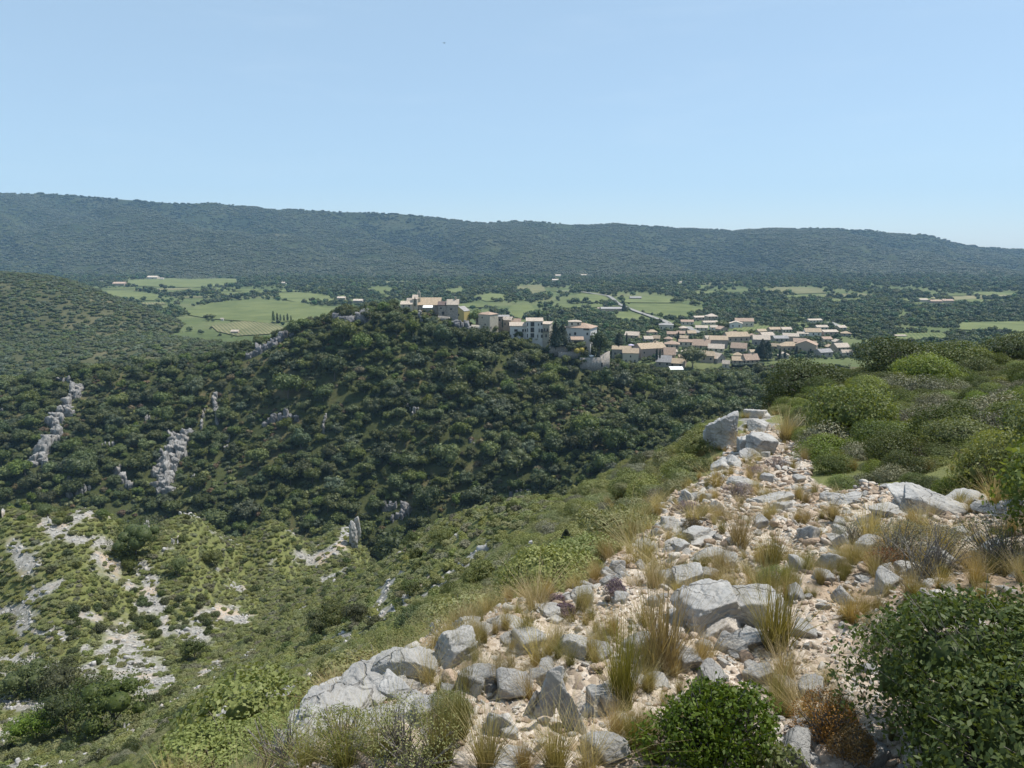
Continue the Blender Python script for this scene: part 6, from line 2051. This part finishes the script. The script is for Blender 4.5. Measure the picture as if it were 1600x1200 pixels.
# ------------------------------------------------------------------ bushes, thyme and rusty plants close by
def leaf_bush(label, p, r, h, nl, n_leaf, leaf, mat, seed, core=0, twigs=70, ntw=(.010, .003), name='shrub', squash=1.0):
    g_ = np.random.default_rng(seed)
    root = link(name, None, p, label=label, cat='shrub')
    Pm, Q = Parts(), Parts()
    C, Rr = lumps_in(g_, nl, r * .95, r * .85 * squash, h * .5, h * .44, min(r, h) * .34)
    leafy(Pm, g_, C, Rr, n_leaf, leaf, core=core, jit=.85, up=.3, fold=.16, shell=(.3, 1.32), aspect=.5)
    for i in range(twigs):
        c = C[g_.integers(nl)]
        d = g_.normal(size=3)
        d[2] = abs(d[2])
        d /= np.linalg.norm(d)
        e = c + d * Rr.mean() * g_.uniform(.9, 1.7)
        b0 = np.array([g_.normal() * r * .2, g_.normal() * r * .2, -.03])
        mid = b0 * .35 + c * .65 + g_.normal(size=3) * .07 * r
        V, Fq = tube([b0, (b0 + mid) / 2 + g_.normal(size=3) * .04 * r, mid, e], ntw[0], ntw[1] * .6, 5)
        Q.add(V, Fq, .5)
        ns = 16                                   # leaves along the shoot
        tq = g_.uniform(.15, 1.0, ns)[:, None]
        lc = mid + (e - mid) * tq + g_.normal(size=(ns, 3)) * leaf * .45
        V, Fq = cards(lc, g_.normal(size=(ns, 3)) + [0, 0, .5], leaf * g_.uniform(.7, 1.25, ns), leaf * .5, g_, .16)
        Pm.add(V, Fq, np.repeat(g_.uniform(.2, 1, ns), 4))
    link('foliage', Pm.mesh('foliage', [M[mat]]), parent=root)
    link('branch', Q.mesh('branch', [M['twig']]), parent=root)
    return root


p = gp(1098, 1190)
leaf_bush('glossy green oak bush at the bottom beside the path', p, .28, .34, 30, 700, .021, 'kermes', 701, 0, 330, (.006, .002))
p = Vector((2.0, 2.3, 0))
p.z = float(hill_z(np.array([p.x]), np.array([p.y]))[0]) - .22
leaf_bush('large glossy dark green oak bush filling the lower right corner', p, .84, .70, 70, 2600, .025, 'kermes', 702, .4, 520, (.006, .0016))
p = gp(1200, 1215)
leaf_bush('small fresh green sprig bush at the bottom edge', p, .16, .16, 8, 160, .028, 'bank', 703, 0, 20, (.004, .002))
for i, (lb, x, y, w, h, mat) in enumerate([('rosemary like green bush at the bottom left', 640, 1200, 130, 90, 'scrub'), ('low green bush in the lower left corner of the crest', 430, 1200, 150, 60, 'scrub'), ('green bush between grass and left rocks', 540, 1180, 110, 70, 'bank'), ('yellow green plant at the right side of the grass', 700, 1130, 60, 60, 'scrub'),
                                            ('grey dry shrub in the path below the ledge', 1450, 905, 130, 80, 'scrub_grey'), ('second grey dry shrub by the golden tuft', 1400, 880, 80, 60, 'scrub_grey'), ('pale green weed beside the tilted slab', 1212, 930, 50, 50, 'bank'), ('green grey plant before the far bank', 1330, 850, 60, 36, 'scrub_grey'),
                                            ('rusty orange dried plant at the bottom of the path', 1290, 1160, 100, 80, 'rust'), ('second rusty dried plant at the path bottom', 1330, 1195, 60, 60, 'rust'), ('reddish dead twigs lying on the path', 1385, 888, 60, 24, 'rust'), ('grey low shrub in front of the glossy bush', 1380, 1010, 80, 40, 'scrub_grey'),
                                            ('purple thyme cushion on the crest edge', 962, 940, 34, 40, 'thyme'), ('purple thyme by the flat grey rock', 886, 962, 30, 20, 'thyme'), ('reddish thyme on the left gravel edge', 872, 948, 26, 20, 'thyme'), ('purple thyme on the crest shoulder', 1150, 778, 50, 18, 'thyme'),
                                            ('purple thyme at the layered rock', 1212, 735, 36, 20, 'thyme'), ('purple thyme right of the pale ledge', 1076, 800, 30, 16, 'thyme'), ('purple thyme under the tall shaded block', 1180, 745, 34, 16, 'thyme'), ('dry brown low plant on the rocks', 1080, 830, 30, 20, 'dry'),
                                            ('brown dry cushion in the upper gravel', 1100, 806, 24, 14, 'dry'), ('low green bush at the right under the ledge', 1570, 880, 120, 60, 'bank')]):
    p = gp(min(x, 1598), min(y, 1238))
    mm = p.length / F
    g_ = np.random.default_rng(740 + i)
    root = link('thyme' if mat == 'thyme' else 'small_bush', None, p, label=lb, cat='plant' if mat in ('thyme', 'dry', 'rust') else 'shrub')
    a_, s_ = shrub_mesh('foliage', 740 + i, w * mm / 2, h * mm, M[mat], 10, 1300, max(.010, w * mm * .018), core=0, twigs=60, two=True, fold=.1, shell=(.3, 1.2), aspect=.35)
    link('foliage', a_, parent=root)
    link('stem', s_, parent=root)

# bird
p = at(694, 67, 110)
q = MB()
V = [(-.22, 0, .06), (-.1, -.05, .02), (0, -.12, 0), (.1, -.05, .02), (.22, 0, .06), (.1, .05, .02), (.03, .05, 0), (.05, .16, 0), (-.05, .16, 0), (-.03, .05, 0), (-.1, .05, .02)]
q.poly(V)
q.poly([(x, y, z - .03) for x, y, z in V][::-1])
for i in range(len(V)):
    a_, b_ = V[i], V[(i + 1) % len(V)]
    q.poly([a_, (a_[0], a_[1], a_[2] - .03), (b_[0], b_[1], b_[2] - .03), b_])
q.build('bird', M['feather'], loc=p, label='tiny dark bird gliding alone in the blue sky', cat='bird')
# ------------------------------------------------------------------ air, sky, sun, camera
SUN_EL, SUN_AZ = R(63), R(70)          # azimuth measured to the right of the view axis
W = bpy.data.worlds.new('World')
SC.world = W
W.use_nodes = True
wt = W.node_tree
bg = wt.nodes['Background']
sky = wt.nodes.new('ShaderNodeTexSky')
sky.sky_type = 'NISHITA'
sky.sun_disc = False
sky.sun_elevation = SUN_EL
sky.sun_rotation = SUN_AZ
sky.altitude = 300
sky.air_density = 0.9
sky.dust_density = 0.35
sky.ozone_density = 2.0
mx = wt.nodes.new('ShaderNodeMix')          # bright, evenly hazy summer sky
mx.data_type = 'RGBA'
mx.inputs[0].default_value = 0.46
mx.inputs[7].default_value = (4.4, 6.0, 7.2, 1)
wt.links.new(sky.outputs[0], mx.inputs[6])
tc = wt.nodes.new('ShaderNodeTexCoord')       # faint high cirrus
mp = wt.nodes.new('ShaderNodeMapping')
mp.inputs['Scale'].default_value = (1.6, 2.2, 11)
mp.inputs['Rotation'].default_value = (0, 0.12, 0.3)
nz = wt.nodes.new('ShaderNodeTexNoise')
nz.inputs['Scale'].default_value = 2.2
nz.inputs['Detail'].default_value = 7
nz.inputs['Roughness'].default_value = 0.62
mr = wt.nodes.new('ShaderNodeMapRange')
mr.interpolation_type = 'SMOOTHSTEP'
mr.inputs[1].default_value = 0.50
mr.inputs[2].default_value = 0.78
mr.inputs[4].default_value = 0.10
m2 = wt.nodes.new('ShaderNodeMix')
m2.data_type = 'RGBA'
m2.inputs[7].default_value = (5.9, 6.9, 7.7, 1)
wt.links.new(tc.outputs['Generated'], mp.inputs['Vector'])
wt.links.new(mp.outputs[0], nz.inputs['Vector'])
wt.links.new(nz.outputs['Fac'], mr.inputs[0])
wt.links.new(mr.outputs[0], m2.inputs[0])
wt.links.new(mx.outputs[2], m2.inputs[6])
wt.links.new(m2.outputs[2], bg.inputs['Color'])
bg.inputs['Strength'].default_value = 0.112

sun = bpy.data.lights.new('sun', 'SUN')
sun.energy = 4.8
sun.angle = R(0.5)
sun.color = (1.0, 0.95, 0.86)
so = bpy.data.objects.new('sun', sun)
COL.objects.link(so)
dv = Vector((math.sin(SUN_AZ) * math.cos(SUN_EL), math.cos(SUN_AZ) * math.cos(SUN_EL), math.sin(SUN_EL)))
so.rotation_euler = dv.to_track_quat('Z', 'Y').to_euler()

hz = MB()
hz.box(-6000, 6000, -40, 5200, -200, 420)
hm = bpy.data.materials.new('haze_air')
hm.use_nodes = True
hm.node_tree.nodes.clear()
ho = hm.node_tree.nodes.new('ShaderNodeOutputMaterial')
hv = hm.node_tree.nodes.new('ShaderNodeVolumePrincipled')
hv.inputs['Color'].default_value = (0.40, 0.68, 1.0, 1)
hv.inputs['Density'].default_value = 0.00009
hm.node_tree.links.new(hv.outputs[0], ho.inputs['Volume'])
hz.build('haze', hm, kind='stuff', label='thin pale blue haze over the whole valley', cat='haze')

cam = bpy.data.cameras.new('camera')
cam.sensor_width = 36
cam.lens = 36 * F / 1600
cam.clip_start = 0.05
cam.clip_end = 30000
cobj = bpy.data.objects.new('camera', cam)
COL.objects.link(cobj)
cobj.location = (0, 0, 0)
cobj.rotation_euler = (R(90) - PITCH, 0, 0)
SC.camera = cobj

SC.view_settings.view_transform = 'Standard'
SC.view_settings.look = 'None'
SC.view_settings.exposure = 0.35
SC.view_settings.gamma = 1.0
cy = SC.cycles
cy.max_bounces = 5
cy.diffuse_bounces = 3
cy.glossy_bounces = 2
cy.transmission_bounces = 3
cy.transparent_max_bounces = 8
cy.volume_bounces = 0
cy.caustics_reflective = False
cy.caustics_refractive = False
cy.use_denoising = True
cy.denoiser = 'OPENIMAGEDENOISE'
cy.denoising_input_passes = 'RGB_ALBEDO_NORMAL'
SC.render.use_persistent_data = False
